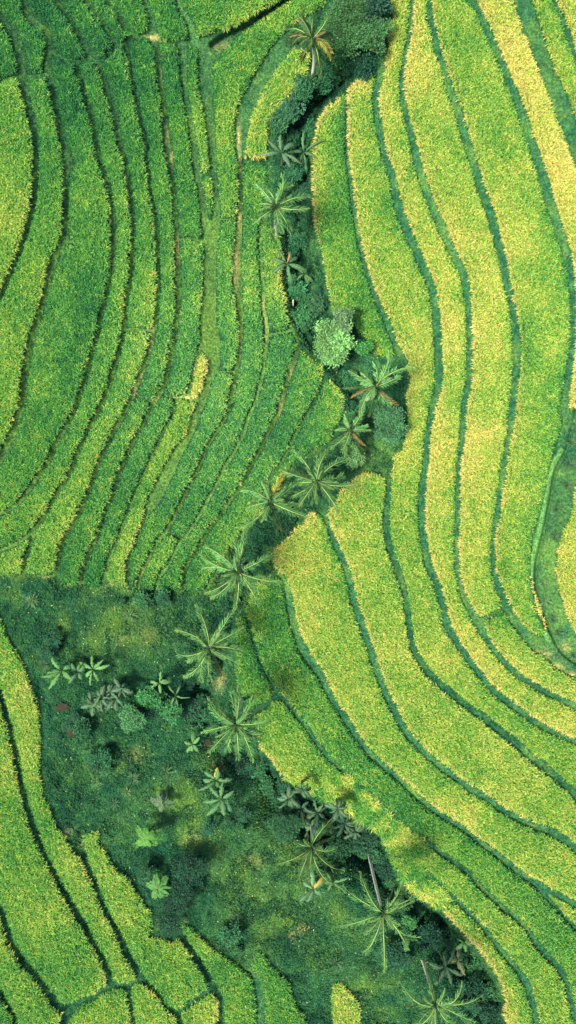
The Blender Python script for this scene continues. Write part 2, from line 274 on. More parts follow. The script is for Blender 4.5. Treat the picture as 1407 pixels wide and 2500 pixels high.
# plots: seed x, y, level (m), ripeness, label
PLOTS = [
 (15,150,5.2,.34,'small dark green rice plot in the far upper left corner of the valley'),
 (30,400,5.2,.50,'broad bright green rice plot curving along the upper left edge of the view'),
 (75,120,4.6,.32,'dark rice strip at the top left, first to the right of the corner plot'),
 (115,400,4.6,.42,'long rice strip curving directly beside the broad upper left edge plot'),
 (130,70,4.1,.30,'second dark slanting rice strip from the left among the short strips at the top'),
 (205,560,4.0,.36,'widest curving rice terrace of the left slope with a small notch'),
 (205,70,3.6,.33,'third slanting rice strip from the left among the short strips at the top'),
 (297,500,3.5,.45,'long rice strip right of the widest left terrace, yellow green lower down'),
 (262,40,3.2,.32,'fourth slanting rice strip from the left at the top, narrow and dark'),
 (350,500,3.0,.42,'rice strip of the left slope cut off below by a short cross ditch'),
 (335,860,3.0,.50,'rice strip of the left slope that starts just below the short cross ditch'),
 (320,40,2.9,.42,'short slanting rice strip at the top ending beside bare tan soil'),
 (400,500,2.5,.36,'slim dark rice strip left of the brownish grass bund on the left slope'),
 (300,1085,2.4,.34,'rice strip below a yellow tuft end, running down to the lower left meadow'),
 (400,20,2.7,.45,'rice plot at the top with a yellowish pointed end beside the grassy junction'),
 (410,120,2.1,.55,'tiny yellow green rice patch right under the grassy junction at the top'),
 (455,480,2.0,.34,'dark rice strip right of the brownish bund, ending above a rounded strip'),
 (465,700,2.0,.38,'rice strip with a rounded top, left of the widest part of the grass lane'),
 (390,1010,1.9,.30,'dark blue green rice strip beginning below the bare cross bund'),
 (450,1000,1.8,.58,'ragged yellow green rice strip bordering the bare blue green grass lane'),
 (492,910,1.9,.95,'short straw yellow strip of rice standing alone beside the grass lane'),
 (484,265,1.9,.50,'very slim upright rice strip standing between two grass lanes at the top'),
 (508,470,1.8,.48,'short slim rice patch just below the very slim upright strip'),
 (560,20,3.0,.38,'large rice plot at the top above the diagonal ditch'),
 (550,300,1.6,.46,'rice strip bending from the diagonal ditch at the top down between two lanes'),
 (550,650,1.5,.37,'rice strip on the left of the bare tan bund path at mid height'),
 (530,960,1.5,.37,'rice strip right of the bare blue green grass lane, slanting to the meadow'),
 (615,600,1.1,.42,'rice strip on the right of the bare tan bund path'),
 (650,230,1.4,.58,'bright rice strip running from the foot of the topmost palm along the gully'),
 (665,650,0.9,.42,'small rice plot beside the gully banana plants with a short bare bund at its left'),
 (690,870,0.9,.30,'dark blue green rice strip left of the long yellowish bund near the round tree'),
 (760,950,0.5,.36,'rice strip just left below the pale round tree'),
 (805,1000,0.3,.44,'last rice plot of the left slope, wedge shaped beside the small palm'),
 (395,1360,1.2,.45,'short rice patch below a small bare cross bund, ending above the hedge strip'),
 (30,1375,3.3,.55,'small yellow green rice wedge at the left edge above the meadow path'),
 (70,1800,3.1,.52,'long curved rice strip nearest the meadow in the lower left'),
 (60,2150,3.6,.50,'broad rice terrace at the lower left edge of the view'),
 (45,2420,4.1,.55,'rice strip in the lower left corner below the broad edge terrace'),
 (4,2475,4.4,.40,'sliver of rice in the very lower left corner'),
 (300,2200,2.6,.48,'rice plot reaching from the bare pinkish tip down past the dark shrub'),
 (250,2475,3.0,.60,'rice plot at the bottom edge left of the short ditch, yellowish at its left side'),
 (380,2480,2.8,.62,'rice plot at the bottom edge right of the short ditch'),
 (500,2475,2.5,.62,'small rice corner plot at the bottom edge between two converging ditches'),
 (590,2430,2.1,.45,'rice strip below the dark shrub with a thin pinkish pointed top'),
 (690,2470,1.7,.42,'ragged rice strip at the bottom, last in its row before the overgrown ground'),
 (845,2460,1.3,.82,'isolated small straw coloured rice patch at the bottom amid overgrown ground'),
 (610,1600,0.5,.46,'small green rice wedge beside the palms in the middle of the gully'),
 (690,1790,0.5,.56,'rice plot right of the palm in the middle, above the pale grassy bank'),
 (660,1520,0.9,.44,'rice strip with a dark green upper end just below the large starry palm'),
 (770,1400,1.4,.70,'wide yellow rice strip starting below the palm pair and sweeping to the lower right'),
 (880,1300,1.9,.72,'wide yellow green rice strip starting at the bare turf by the pale bush'),
 (805,450,1.3,.58,'green rice strip along the right side of the upper gully ending at the round tree'),
 (905,450,1.9,.74,'long rice terrace with a pale trampled patch, sweeping from the gully rim to the right'),
 (1000,400,2.5,.80,'yellow rice strip starting narrow by the dark trees at the top'),
 (1080,400,3.1,.80,'yellow rice strip pinched narrow at the top and ending at the slanting cross ditch'),
 (1250,1600,3.1,.66,'rice strip that begins below the slanting cross ditch on the right'),
 (1200,300,3.7,.62,'widest rice terrace of the right slope, mottled green at its upper part'),
 (1330,350,4.3,.92,'straw yellow rice strip left of the wide turf lane in the upper right'),
 (1345,80,4.8,.60,'green rice strip with pale pinkish edge right of the wide turf lane'),
 (1398,40,5.2,.90,'golden rice plot in the far upper right corner'),
 (1395,1400,4.6,.80,'rice plot bulging in at the right edge beyond the turf with spiky tufts'),
 (1150,2175,0.8,.58,'rice strip starting right of the bank at its lower end'),
 (1180,2290,0.5,.64,'lowest rice strip of the right slope, lying along the dark gully at the bottom'),
 (1385,2222,1.1,.80,'small rice wedge at the right edge between two ditches that fork'),
]

STREAM = [(880,60),(850,140),(835,205),(780,260),(735,330),(745,430),(725,560),(722,700),(755,800),(835,890),(870,990),(860,1090),(740,1215),(650,1290),(590,1400),(560,1490),(505,1600),(490,1720),(560,1850),(660,1880),(700,1960),(800,2020),(900,2080),(975,2150),(1040,2225),(1120,2320),(1180,2410),(1230,2520),(1260,2640)]

PLOTS = [(x, y, (lv * .68 if (x < 640 and x < 820 and rp < .56 or x < 560) else lv), rp, lb) for x, y, lv, rp, lb in PLOTS]
# ------------------------------------------------------------------ raster of the plan
STEP = 3.0
MARG = 210.0
XS = np.arange(-MARG, 1407 + MARG + 0.1, STEP)
YS = np.arange(-MARG, 2500 + MARG + 0.1, STEP)
NX, NY = len(XS), len(YS)
GX, GY = np.meshgrid(XS, YS)

def smooth_line(P, step=9.0):
    P = np.array(P, dtype=float)
    # extend lines that leave the photograph
    def ext(a, b):
        d = (a - b)[:2]; d = d / (np.hypot(*d) + 1e-9)
        q = a.copy(); q[:2] += d * 1000
        return q
    def off(p): return p[0] < 3 or p[0] > 1400 or p[1] < 3 or p[1] > 2497
    if off(P[0]): P = np.vstack([ext(P[0], P[1]), P])
    if off(P[-1]): P = np.vstack([P, ext(P[-1], P[-2])])
    Q = [P[0]]
    n = len(P)
    for i in range(n - 1):
        p0 = P[max(i - 1, 0)]; p1 = P[i]; p2 = P[i + 1]; p3 = P[min(i + 2, n - 1)]
        L = np.hypot(*(p2 - p1)[:2])
        if L > 200: Q.append(p2); continue
        if i == 0 or np.hypot(*(p1 - p0)[:2]) > 200: p0 = p1
        if np.hypot(*(p3 - p2)[:2]) > 200: p3 = p2
        k = max(1, int(L / step))
        for j in range(1, k + 1):
            t = j / k
            Q.append(0.5 * ((2 * p1) + (-p0 + p2) * t + (2 * p0 - 5 * p1 + 4 * p2 - p3) * t * t + (-p0 + 3 * p1 - 3 * p2 + p3) * t ** 3))
    return np.array(Q)

def stamp(F, a, b, R):
    """F = min(F, distance to segment - half width) in the window around it"""
    x0 = min(a[0], b[0]) - R; x1 = max(a[0], b[0]) + R
    y0 = min(a[1], b[1]) - R; y1 = max(a[1], b[1]) + R
    i0 = max(0, int((x0 + MARG) / STEP)); i1 = min(NX, int((x1 + MARG) / STEP) + 2)
    j0 = max(0, int((y0 + MARG) / STEP)); j1 = min(NY, int((y1 + MARG) / STEP) + 2)
    if i0 >= i1 or j0 >= j1: return
    gx = GX[j0:j1, i0:i1]; gy = GY[j0:j1, i0:i1]
    d = b[:2] - a[:2]; L2 = d @ d + 1e-9
    t = np.clip(((gx - a[0]) * d[0] + (gy - a[1]) * d[1]) / L2, 0, 1)
    wd = a[2] + (b[2] - a[2]) * t
    D = np.hypot(gx - a[0] - t * d[0], gy - a[1] - t * d[1]) - wd / 2
    F[j0:j1, i0:i1] = np.minimum(F[j0:j1, i0:i1], D)

RMAX = 45.0
G = np.full((NY, NX), RMAX)
for ln in GAPS:
    Q = smooth_line(ln)
    rt = np.mean(Q[:, 0]) > 780
    Q[:, 2] = np.where(Q[:, 2] >= 7, Q[:, 2] * 1.15 + 2.2, Q[:, 2] + 1.5) if rt else Q[:, 2] * (.92 + .06 * np.clip((500 - Q[:, 1]) / 300, 0, 1)) + 2.2
    for a, b in zip(Q[:-1], Q[1:]): stamp(G, a, b, RMAX)

def inside(poly, gx, gy):
    P = np.array(poly, float); n = len(P); r = np.zeros(gx.shape, bool)
    for i in range(n):
        x0, y0 = P[i]; x1, y1 = P[(i + 1) % n]
        if y0 == y1: continue
        c = ((y0 > gy) != (y1 > gy)) & (gx < (x1 - x0) * (gy - y0) / (y1 - y0) + x0)
        r ^= c
    return r

def poly_sd(poly):
    F = np.full((NY, NX), RMAX)
    P = [np.array([p[0], p[1], 0.0]) for p in poly]
    for a, b in zip(P, P[1:] + P[:1]): stamp(F, a, b, RMAX)
    I = inside(poly, GX, GY)
    return np.where(I, -F, F)

ISLE = [(813,2402),(828,2396),(841,2402),(859,2426),(884,2458),(880,2500),(878,2950),(805,2950),(813,2500),(808,2444)]
SD_WILD = np.maximum(poly_sd(WILD), -poly_sd(ISLE))
SD_BANK = poly_sd(BANK)
SD_LAWN = np.minimum.reduce([poly_sd(p) for p in LAWNS])
G_noise = (fbm(GX, GY, 22, 3) - 0.5) * 4.0
RICE_D = np.minimum.reduce([G, SD_WILD, SD_LAWN, SD_BANK]) + G_noise      # > 0 : rice
mask = RICE_D > 0

# connected plots
def components(mask):
    lab = np.zeros(mask.shape, int); parent = [0]
    def find(a):
        while parent[a] != a:
            parent[a] = parent[parent[a]]; a = parent[a]
        return a
    prev = []
    for j in range(mask.shape[0]):
        row = mask[j].astype(np.int8)
        d = np.diff(np.concatenate([[0], row, [0]]))
        st = np.where(d == 1)[0]; en = np.where(d == -1)[0]
        cur = []
        k = 0
        for s_, e_ in zip(st, en):
            l = 0
            for (ps, pe, pl) in prev:
                if ps < e_ and pe > s_:
                    r = find(pl)
                    if l == 0: l = r
                    elif r != l:
                        parent[max(l, r)] = min(l, r); l = min(l, r)
            if l == 0:
                parent.append(len(parent)); l = len(parent) - 1
            cur.append((s_, e_, l)); lab[j, s_:e_] = l
        prev = cur
    m = np.array([find(i) for i in range(len(parent))])
    return m[lab]
LAB = components(RICE_D > 3.4)
PLOT = np.full(LAB.shape, -1)
comp_of = {}
for k, (x, y, lv, rp, lb) in enumerate(PLOTS):
    j = int(round((y + MARG) / STEP)); i = int(round((x + MARG) / STEP))
    c = LAB[j, i]
    if c == 0:
        print('SEED IN GAP', k, x, y); continue
    if c in comp_of:
        print('SEEDS SHARE', k, (x, y), 'with', comp_of[c], PLOTS[comp_of[c]][:2]); continue
    comp_of[c] = k
    PLOT[LAB == c] = k
for it in range(4):       # grow every plot back to its rim
    for sh in ((0, 1), (0, -1), (1, 0), (-1, 0)):
        nb_ = np.roll(PLOT, sh, (0, 1))
        PLOT = np.where((PLOT < 0) & mask & (LAB == 0) & (nb_ >= 0), nb_, PLOT)
u, cnt = np.unique(LAB[(PLOT < 0) & (LAB > 0)], return_counts=True)
for c, n_ in zip(u, cnt):
    if n_ > 60:
        jj, ii = np.where(LAB == c)
        inn = (XS[ii] > 0) & (XS[ii] < 1407) & (YS[jj] > 0) & (YS[jj] < 2500)
        if inn.sum() > 40: print('UNSEEDED', n_, 'cells around', int(XS[ii][inn].mean()), int(YS[jj][inn].mean()), 'inside', int(inn.sum()))

# ------------------------------------------------------------------ heights
LV = np.array([p[2] for p in PLOTS] + [0.0])
fixed = (PLOT >= 0) & (RICE_D > 1.0)
Hf = np.where(fixed, LV[PLOT], 0.0)
def pull_push(val, wgt):
    if min(val.shape) < 3:
        a = (val * wgt).sum() / max(wgt.sum(), 1e-9)
        return np.where(wgt > 0, val, a)
    ny, nx = val.shape
    py, px_ = ny % 2, nx % 2
    v = np.pad(val * wgt, ((0, py), (0, px_))); ww = np.pad(wgt, ((0, py), (0, px_)))
    s = lambda A: A[0::2, 0::2] + A[1::2, 0::2] + A[0::2, 1::2] + A[1::2, 1::2]
    sw = s(ww); sv = s(v)
    cv = np.where(sw > 0, sv / np.maximum(sw, 1e-9), 0)
    low = pull_push(cv, np.minimum(sw, 1.0))
    L = np.pad(low, 1, mode='edge')
    up = np.zeros((low.shape[0] * 2, low.shape[1] * 2))
    c = L[1:-1, 1:-1]
    for dy in (0, 1):
        for dx in (0, 1):
            ny_ = L[(2 if dy else 0):(None if dy else -2), 1:-1]
            nx2 = L[1:-1, (2 if dx else 0):(None if dx else -2)]
            nd = L[(2 if dy else 0):(None if dy else -2), (2 if dx else 0):(None if dx else -2)]
            up[dy::2, dx::2] = 0.5625 * c + 0.1875 * ny_ + 0.1875 * nx2 + 0.0625 * nd
    up = up[:ny, :nx]
    wc = np.clip(wgt, 0, 1)
    return val * wc + up * (1 - wc)
H = pull_push(Hf, fixed.astype(float))
def blur(A, r):
    k = 2 * r + 1
    for ax in (0, 1):
        P = np.pad(A, [(r + 1, r) if a == ax else (0, 0) for a in (0, 1)], mode='edge')
        C = np.cumsum(P, axis=ax)
        A = (np.take(C, range(k, C.shape[ax]), ax) - np.take(C, range(0, C.shape[ax] - k), ax)) / k
    return A
for it in range(6):
    H = np.where(fixed, H, blur(H, 1))
wildness = np.clip(-SD_WILD / 18.0, 0, 1)
STR_D = np.full((NY, NX), 140.0)
Q = smooth_line([(a, b, 0) for a, b in STREAM])
for a, b in zip(Q[:-1], Q[1:]): stamp(STR_D, a, b, 140.0)
lowr = np.clip((GY - 1880) / 120, 0, 1)
depth = (1.7 + 1.7 * lowr) * np.exp(-(STR_D / (42.0 + 16 * lowr)) ** 2)
hills = (fbm(GX, GY, 110, 21) - 0.5) * 0.9 + (fbm(GX, GY, 30, 22) - 0.5) * 0.35
Hw = blur(H, 8)
H = np.where(fixed, H, H * (1 - wildness) + (Hw + hills) * wildness) - depth * wildness
# small bund ridge running in the lanes and a fine turf relief
gapness = np.clip(-(G) / 4.0, 0, 1)
H = H + np.where(fixed, 0, (fbm(GX, GY, 9, 5) - 0.5) * 0.14)
DITCH = [(1407,1005,4),(1383,1099,4),(1358,1149,4),(1344,1220,4),(1330,1291,4),(1316,1348,4),(1309,1390,4),(1309,1432,4),(1316,1474,4),(1333,1520,5),(1355,1563,6),(1380,1599,6),(1406,1617,6)]
DT = np.full((NY, NX), 30.0); Q = smooth_line(DITCH)
for a, b in zip(Q[:-1], Q[1:]): stamp(DT, a, b, 30.0)
DT2 = np.full((NY, NX), 30.0); Q = smooth_line([(520,110,8),(545,92,9),(575,72,9),(620,52,9),(650,36,8),(690,8,8),(700,-5,8)])
for a, b in zip(Q[:-1], Q[1:]): stamp(DT2, a, b, 30.0)
H = H - 0.45 * np.exp(-(np.maximum(DT, 0) / 2.5) ** 2) - 0.6 * np.exp(-(np.maximum(DT2, 0) / 4) ** 2)
BND = np.full((NY, NX), 30.0); Q = smooth_line([(p[0] - 12, p[1], 6) for p in DITCH[1:11]])
for a, b in zip(Q[:-1], Q[1:]): stamp(BND, a, b, 30.0)
H = H + 0.30 * np.exp(-(np.maximum(BND, 0) / 5) ** 2)

def samp(A, px, py):
    u = np.clip((px + MARG) / STEP, 0, NX - 1.001); v = np.clip((py + MARG) / STEP, 0, NY - 1.001)
    i = u.astype(int); j = v.astype(int); a = u - i; b = v - j
    return (A[j, i] * (1 - a) + A[j, i + 1] * a) * (1 - b) + (A[j + 1, i] * (1 - a) + A[j + 1, i + 1] * a) * b
def nearest(A, px, py):
    i = np.clip(np.round((px + MARG) / STEP).astype(int), 0, NX - 1); j = np.clip(np.round((py + MARG) / STEP).astype(int), 0, NY - 1)
    return A[j, i]
def hgt(px, py):
    return float(samp(H, np.array([float(px)]), np.array([float(py)]))[0])

# ------------------------------------------------------------------ ground sheet
def mixc(a, b, t):
    return a + (b - a) * np.clip(t, 0, 1)[..., None]
C = lambda *c: np.array(c, dtype=float)
n1 = fbm(GX, GY, 60, 41); n2 = fbm(GX, GY, 14, 42); n3 = fbm(GX, GY, 180, 43)
DARK = C(0.009, 0.055, 0.027); TURF = C(0.027, 0.100, 0.034); BRIGHT = C(0.080, 0.165, 0.030); TAN = C(0.25, 0.24, 0.08); SOIL = C(0.02, 0.035, 0.02)
colr = mixc(mixc(np.broadcast_to(DARK, GX.shape + (3,)), TURF, (n2 - 0.25) * 1.8), BRIGHT, (n1 - 0.55) * 2.2)
# worn dry spots of the bunds and the meadow
SPOTS = [(375,92,22,7,.9),(545,115,18,10,.5),(583,335,5,28,.8),(585,400,4,30,.6),(583,540,7,30,.8),(575,640,8,60,.85),(590,850,5,40,.5),(420,385,5,18,.8),(434,610,6,40,.6),(397,165,4,30,.5),(410,330,6,25,.5),(643,745,4,18,.9),(648,800,5,40,.4),(712,900,6,60,.55),(686,990,7,40,.6),(478,905,4,30,.9),(452,972,16,5,.8),(430,970,8,5,.8),(385,975,8,12,.5),(370,830,6,40,.5),(330,945,7,30,.7),(345,920,7,30,.5),(290,1425,18,5,.8),(325,1435,10,5,.8),(114,1408,8,4,.7),(348,1390,4,25,.5),(196,1410,4,15,.5),(235,1310,4,30,.4),
 (1320,1600,20,12,.8),(1355,1630,18,10,.9),(1390,1650,18,8,.9),(740,2265,14,12,.8),(715,2280,10,8,.7),(145,1725,16,10,.0),(205,2050,6,14,.8),(450,2255,6,8,.8),(535,1660,14,22,.6),(540,1870,16,10,.6),(765,2150,12,8,.5),(300,1560,20,16,.15),(360,1550,30,25,.12),(330,1850,25,20,.3),(470,2050,20,15,.3),(1380,1580,12,12,.5),(1370,1420,10,16,.3),(160,2030,18,10,.35),(620,2100,25,14,.35)]
dry = np.zeros_like(GX)
for x, y, rx, ry, s_ in SPOTS:
    i0 = max(0, int((x - 3 * rx + MARG) / STEP)); i1 = int((x + 3 * rx + MARG) / STEP) + 2
    j0 = max(0, int((y - 3 * ry + MARG) / STEP)); j1 = int((y + 3 * ry + MARG) / STEP) + 2
    e = ((GX[j0:j1, i0:i1] - x) / rx) ** 2 + ((GY[j0:j1, i0:i1] - y) / ry) ** 2
    dry[j0:j1, i0:i1] = np.maximum(dry[j0:j1, i0:i1], s_ * np.exp(-e))
dry *= 0.4 + 1.0 * n2
# meadow of the lower left: lighter turf in broad drifts
MEADOW = [(330,1530,140,70,.8),(230,1600,90,60,.4),(560,2150,60,120,.5),(640,2080,60,90,.5),(700,2220,70,90,.6),(450,1950,120,60,.45),(540,1850,60,60,.7),(260,1880,80,60,.4),(930,1100,50,40,.7),(765,620,22,100,.4),(510,800,14,90,.8),(1350,1400,40,120,.6),(1370,1250,30,80,.5),(1330,230,40,120,.5),(900,2400,80,60,.4),(870,2270,50,60,.4),(300,1950,90,70,.3),(480,2010,40,34,.6),(530,2065,40,36,.7),(585,2125,40,38,.8),(640,2185,42,38,.8),(700,2255,45,40,.8),(765,2320,45,40,.45),(720,2150,26,60,.5),(820,2230,26,60,.5),(940,2470,40,40,.4),(160,1520,22,60,.4),(235,1540,22,60,.5),(640,1960,40,40,.4)]
mead = np.zeros_like(GX)
for x, y, rx, ry, s_ in MEADOW:
    mead = np.maximum(mead, s_ * np.exp(-((GX - x) / rx) ** 2 - ((GY - y) / ry) ** 2))
mead *= 0.35 + 1.2 * n1
leftlane = (1 - wildness) * np.clip((760 - GX) / 60, 0, 1) * (.25 + .75 * np.clip((GY - 350) / 400, 0, 1)) * np.clip((1480 - GY) / 40, 0, 1)
colr = mixc(colr, C(.085, .175, .030), leftlane * (.3 + n2) * .8)  # sunlit look of the left lanes put into the turf colour
colr = mixc(colr, BRIGHT * 0.9, mead * .95)
n4 = fbm(GX, GY, 75, 47)
colr = mixc(colr, DARK, (n4 - .52) * 4 * np.clip(-SD_WILD / 30, 0, 1) * (1 - np.clip(mead * 1.2, 0, .8)))
colr = mixc(colr, TAN, dry * 1.3)
colr = mixc(colr, C(0.006, 0.030, 0.022), np.exp(-(STR_D / 26.0) ** 2) * wildness * 1.0)  # deep shade along the gully put into the ground colour
bundtint = np.clip(1 - np.abs(BND) / 6, 0, 1); colr = mixc(colr, C(0.10, 0.24, 0.06), bundtint * 0.8)
colr = np.where((PLOT >= 0)[..., None], SOIL, colr)
gz = H
VX = (GX - CX) * S * (1 - gz / HC); VY = (CY - GY) * S * (1 - gz / HC)
V = np.stack([VX, VY, gz], -1).reshape(-1, 3)
idx = np.arange(NX * NY).reshape(NY, NX)
F = np.stack([idx[:-1, :-1], idx[1:, :-1], idx[1:, 1:], idx[:-1, 1:]], -1).reshape(-1, 4)
# skirt sheets that carry the ground on to the horizon
cl = colr.reshape(-1, 3)
ring = np.concatenate([idx[0, :], idx[1:, -1], idx[-1, -2::-1], idx[-2:0:-1, 0]])
nr = len(ring)
base = len(V); extV = [V]; extC = [cl]; extF = [F]; last = ring
rr = V[ring].copy()
for kk, (sc_, zz) in enumerate([(1.06, None), (1.3, 3.0), (2.2, 4.0), (6, 4.0), (30, 3.0)]):
    q = rr.copy(); q[:, :2] *= sc_
    if zz is not None: q[:, 2] = q[:, 2] * 0.3 + zz * 0.7 if kk == 1 else zz
    nid = np.arange(nr) + base; base += nr
    extV.append(q); extC.append(np.tile(C(0.035, 0.105, 0.030), (nr, 1)) * RNG.uniform(.7, 1.3, (nr, 1)))
    a0 = last; a1 = np.roll(last, -1); b0 = nid; b1 = np.roll(nid, -1)
    extF.append(np.stack([a0, a1, b1, b0], -1))
    last = nid
tag(mesh_obj('ground', np.vstack(extV), np.vstack(extF), M_GROUND, np.vstack(extC), smooth=True), kind='structure')

# ------------------------------------------------------------------ blade fields
def blades(P, az, elev, length, width, droop, colour, tilt=None):
    """diamond blades: base, two mid corners, tip. All arrays of n."""
    n = len(P)
    dx = np.cos(az); dy = np.sin(az)
    ch = np.cos(elev); sh = np.sin(elev)
    mid = P + np.stack([dx * ch, dy * ch, sh], -1) * (length * 0.55)[:, None]
    e2 = elev - droop
    tip = mid + np.stack([dx * np.cos(e2), dy * np.cos(e2), np.sin(e2)], -1) * (length * 0.5)[:, None]
    sx = np.stack([-dy, dx, np.zeros(n)], -1)
    if tilt is not None:
        sx = sx * np.cos(tilt)[:, None] + np.stack([np.zeros(n), np.zeros(n), np.sin(tilt)], -1)
    hw = (width * 0.5)[:, None]
    V = np.stack([P, mid - sx * hw, tip, mid + sx * hw], 1).reshape(-1, 3)
    F = np.arange(4 * n).reshape(n, 4)
    return V, F, np.repeat(colour, 4, axis=0)

PAL = np.array([[0.012, 0.080, 0.034], [0.024, 0.148, 0.040], [0.058, 0.240, 0.042], [0.165, 0.355, 0.050], [0.360, 0.450, 0.070], [0.560, 0.490, 0.130]])
PALX = np.array([0, .2, .4, .6, .8, 1.0])
def ripe_colour(r):
    r = np.clip(r, 0, 1)
    return np.stack([np.interp(r, PALX, PAL[:, k]) for k in range(3)], -1)

gy_, gx_ = np.gradient(RICE_D)                 # points inward
gl = np.hypot(gx_, gy_) + 1e-6
INX, INY = gx_ / gl, gy_ / gl
Hb = blur(H, 5)
DOWN = np.clip((H - Hb) / 0.14, -1, 1)         # +1 : rim of the higher terrace
sel_x = lambda v: v

SP = 4.0      # tuft spacing in photo pixels
tx = np.arange(-MARG + 6, 1407 + MARG - 6, SP); ty = np.arange(-MARG + 6, 2500 + MARG - 6, SP)
TX, TY = np.meshgrid(tx, ty)
TX = (TX + RNG.uniform(-.55, .55, TX.shape) * SP).ravel(); TY = (TY + RNG.uniform(-.55, .55, TY.shape) * SP).ravel()
td = samp(RICE_D, TX, TY); tp = nearest(PLOT, TX, TY)
ok = (td > 4.3) & (tp >= 0)
TX, TY, td, tp = TX[ok], TY[ok], td[ok], tp[ok]
R_plot = np.array([p[3] for p in PLOTS])
broad = fbm(TX, TY, 130, 51); midn = fbm(TX, TY, 34, 52); fine = fbm(TX, TY, 10, 53)
t_down = nearest(DOWN, TX, TY); t_z = LV[tp]
edge = np.exp(-np.maximum(td - 4.3, 0) / np.where(R_plot[tp] > .555, 12.0, 8.0))
right = np.where(R_plot[tp] > 0.555, 1.0, 0.14)
ripe_and_light = np.minimum(R_plot[tp], .86) + np.where(R_plot[tp] > .555, -.03, .03 - .17 * np.exp(-((TX - 200) / 380) ** 2 - (TY / 350) ** 2)) + .09 * np.clip((TX - 950) / 250, 0, 1) * np.clip((1250 - TY) / 900, 0, 1) + np.where((TY > 1480) & (TX < 540), .03, 0) + np.where((TX < 110) & (TY < 1400), .05, 0) + (broad - .5) * .40 + (midn - .5) * .24 + (fine - .5) * .10
ripe_and_light += edge * np.clip(t_down, 0, 1) * 0.36 * (0.35 + 0.65 * right) - edge * np.clip(-t_down, 0, 1) * 0.16  # dry downhill rim, plus sunlit and shaded edges put into the colour
cross = np.clip(nearest((H - blur(H, 13)) / 0.30, TX, TY), -1, 1)  # strip shading put into the colour: sunlit downhill rim, shaded uphill side
ripe_and_light += cross * np.where(R_plot[tp] > .555, .13, .11) + RNG.normal(0, .09, len(TX))
NB = 6
n = len(TX)
idp = np.repeat(np.arange(n), NB)
az0 = RNG.uniform(0, 2 * np.pi, n)
az = az0[idp] + np.tile(np.arange(NB) * (2 * np.pi / NB), n) + RNG.uniform(-.6, .6, n * NB)
# leaves near a rim lean out over the lane
ox = -nearest(INX, TX, TY); oy = nearest(INY, TX, TY)
lean = (edge * (0.35 + 0.75 * np.clip(t_down, 0, 1)))[idp]
vx = np.cos(az) + ox[idp] * lean * 2.4; vy = np.sin(az) + oy[idp] * lean * 2.4
az = np.arctan2(vy, vx)
elev = np.radians(RNG.uniform(15, 80, n * NB)) - lean * 0.35
droop = np.radians(RNG.uniform(20, 80, n * NB))
ln_ = RNG.uniform(0.24, 0.44, n * NB) * (1 + 0.15 * lean)
wd_ = RNG.uniform(0.038, 0.068, n * NB)
clump = val_noise(TX, TY, 8.0, 57) * .6 + val_noise(TX, TY, 17.0, 58) * .4 + np.where(R_plot[tp] > .555, .12, .34) * np.sin(td * 2 * np.pi / 8.6)
bz = t_z[idp] + RNG.uniform(0.30, 0.50, n * NB) - 0.16 * edge[idp] + ((clump - .5) * .26)[idp]
TXb = TX[idp] + RNG.normal(0, 1.2, n * NB); TYb = TY[idp] + RNG.normal(0, 1.2, n * NB)
k_ = S * (1 - bz / HC)
Pb = np.stack([(TXb - CX) * k_, (CY - TYb) * k_, bz], -1)
rb = ripe_and_light[idp] + RNG.normal(0, .11, n * NB)
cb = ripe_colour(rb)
mint_sheen = (np.exp(-((TX - 540) / 260) ** 2 - ((TY - 950) / 330) ** 2) * np.where(R_plot[tp] < .56, 1, 0))[idp][:, None] * .6  # hazy pale sheen of lit leaves, put into the blade colour
cb = cb * (1 + .2 * mint_sheen) + mint_sheen * C(.025, .035, .035) * RNG.uniform(0, 2, (n * NB, 1))
dk = RNG.random(n * NB) < .14
cb[dk] = cb[dk] * C(.45, .55, .6)
orange = (RNG.random(n * NB) < np.clip(rb - .5, 0, .5) * 0.05)
cb[orange] = C(0.46, 0.27, 0.05)
tanb = (RNG.random(n * NB) < (edge * np.clip(t_down, 0, 1) * right)[idp] * 0.5)
cb[tanb] = C(0.52, 0.44, 0.15) * RNG.uniform(.6, 1.1, (int(tanb.sum()), 1))
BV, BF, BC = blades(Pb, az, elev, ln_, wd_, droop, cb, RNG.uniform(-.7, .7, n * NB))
bp = tp[idp]

# dense lower foliage of each plot: bumpy sheet falling to the ground at the rim
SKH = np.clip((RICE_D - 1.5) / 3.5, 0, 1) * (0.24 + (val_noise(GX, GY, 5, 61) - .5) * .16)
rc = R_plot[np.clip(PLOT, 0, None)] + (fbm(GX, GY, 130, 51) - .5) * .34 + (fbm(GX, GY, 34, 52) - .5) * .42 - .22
SKC = ripe_colour(rc - .1) * 0.5  # darkened: shade in the gaps between tufts put into the colour
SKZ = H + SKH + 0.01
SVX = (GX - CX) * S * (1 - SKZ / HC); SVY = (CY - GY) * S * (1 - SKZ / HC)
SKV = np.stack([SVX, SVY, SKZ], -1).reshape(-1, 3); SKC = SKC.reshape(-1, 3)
cellP = np.maximum.reduce([PLOT[:-1, :-1], PLOT[1:, :-1], PLOT[1:, 1:], PLOT[:-1, 1:]])
order = np.argsort(bp, kind='stable'); bps = bp[order]
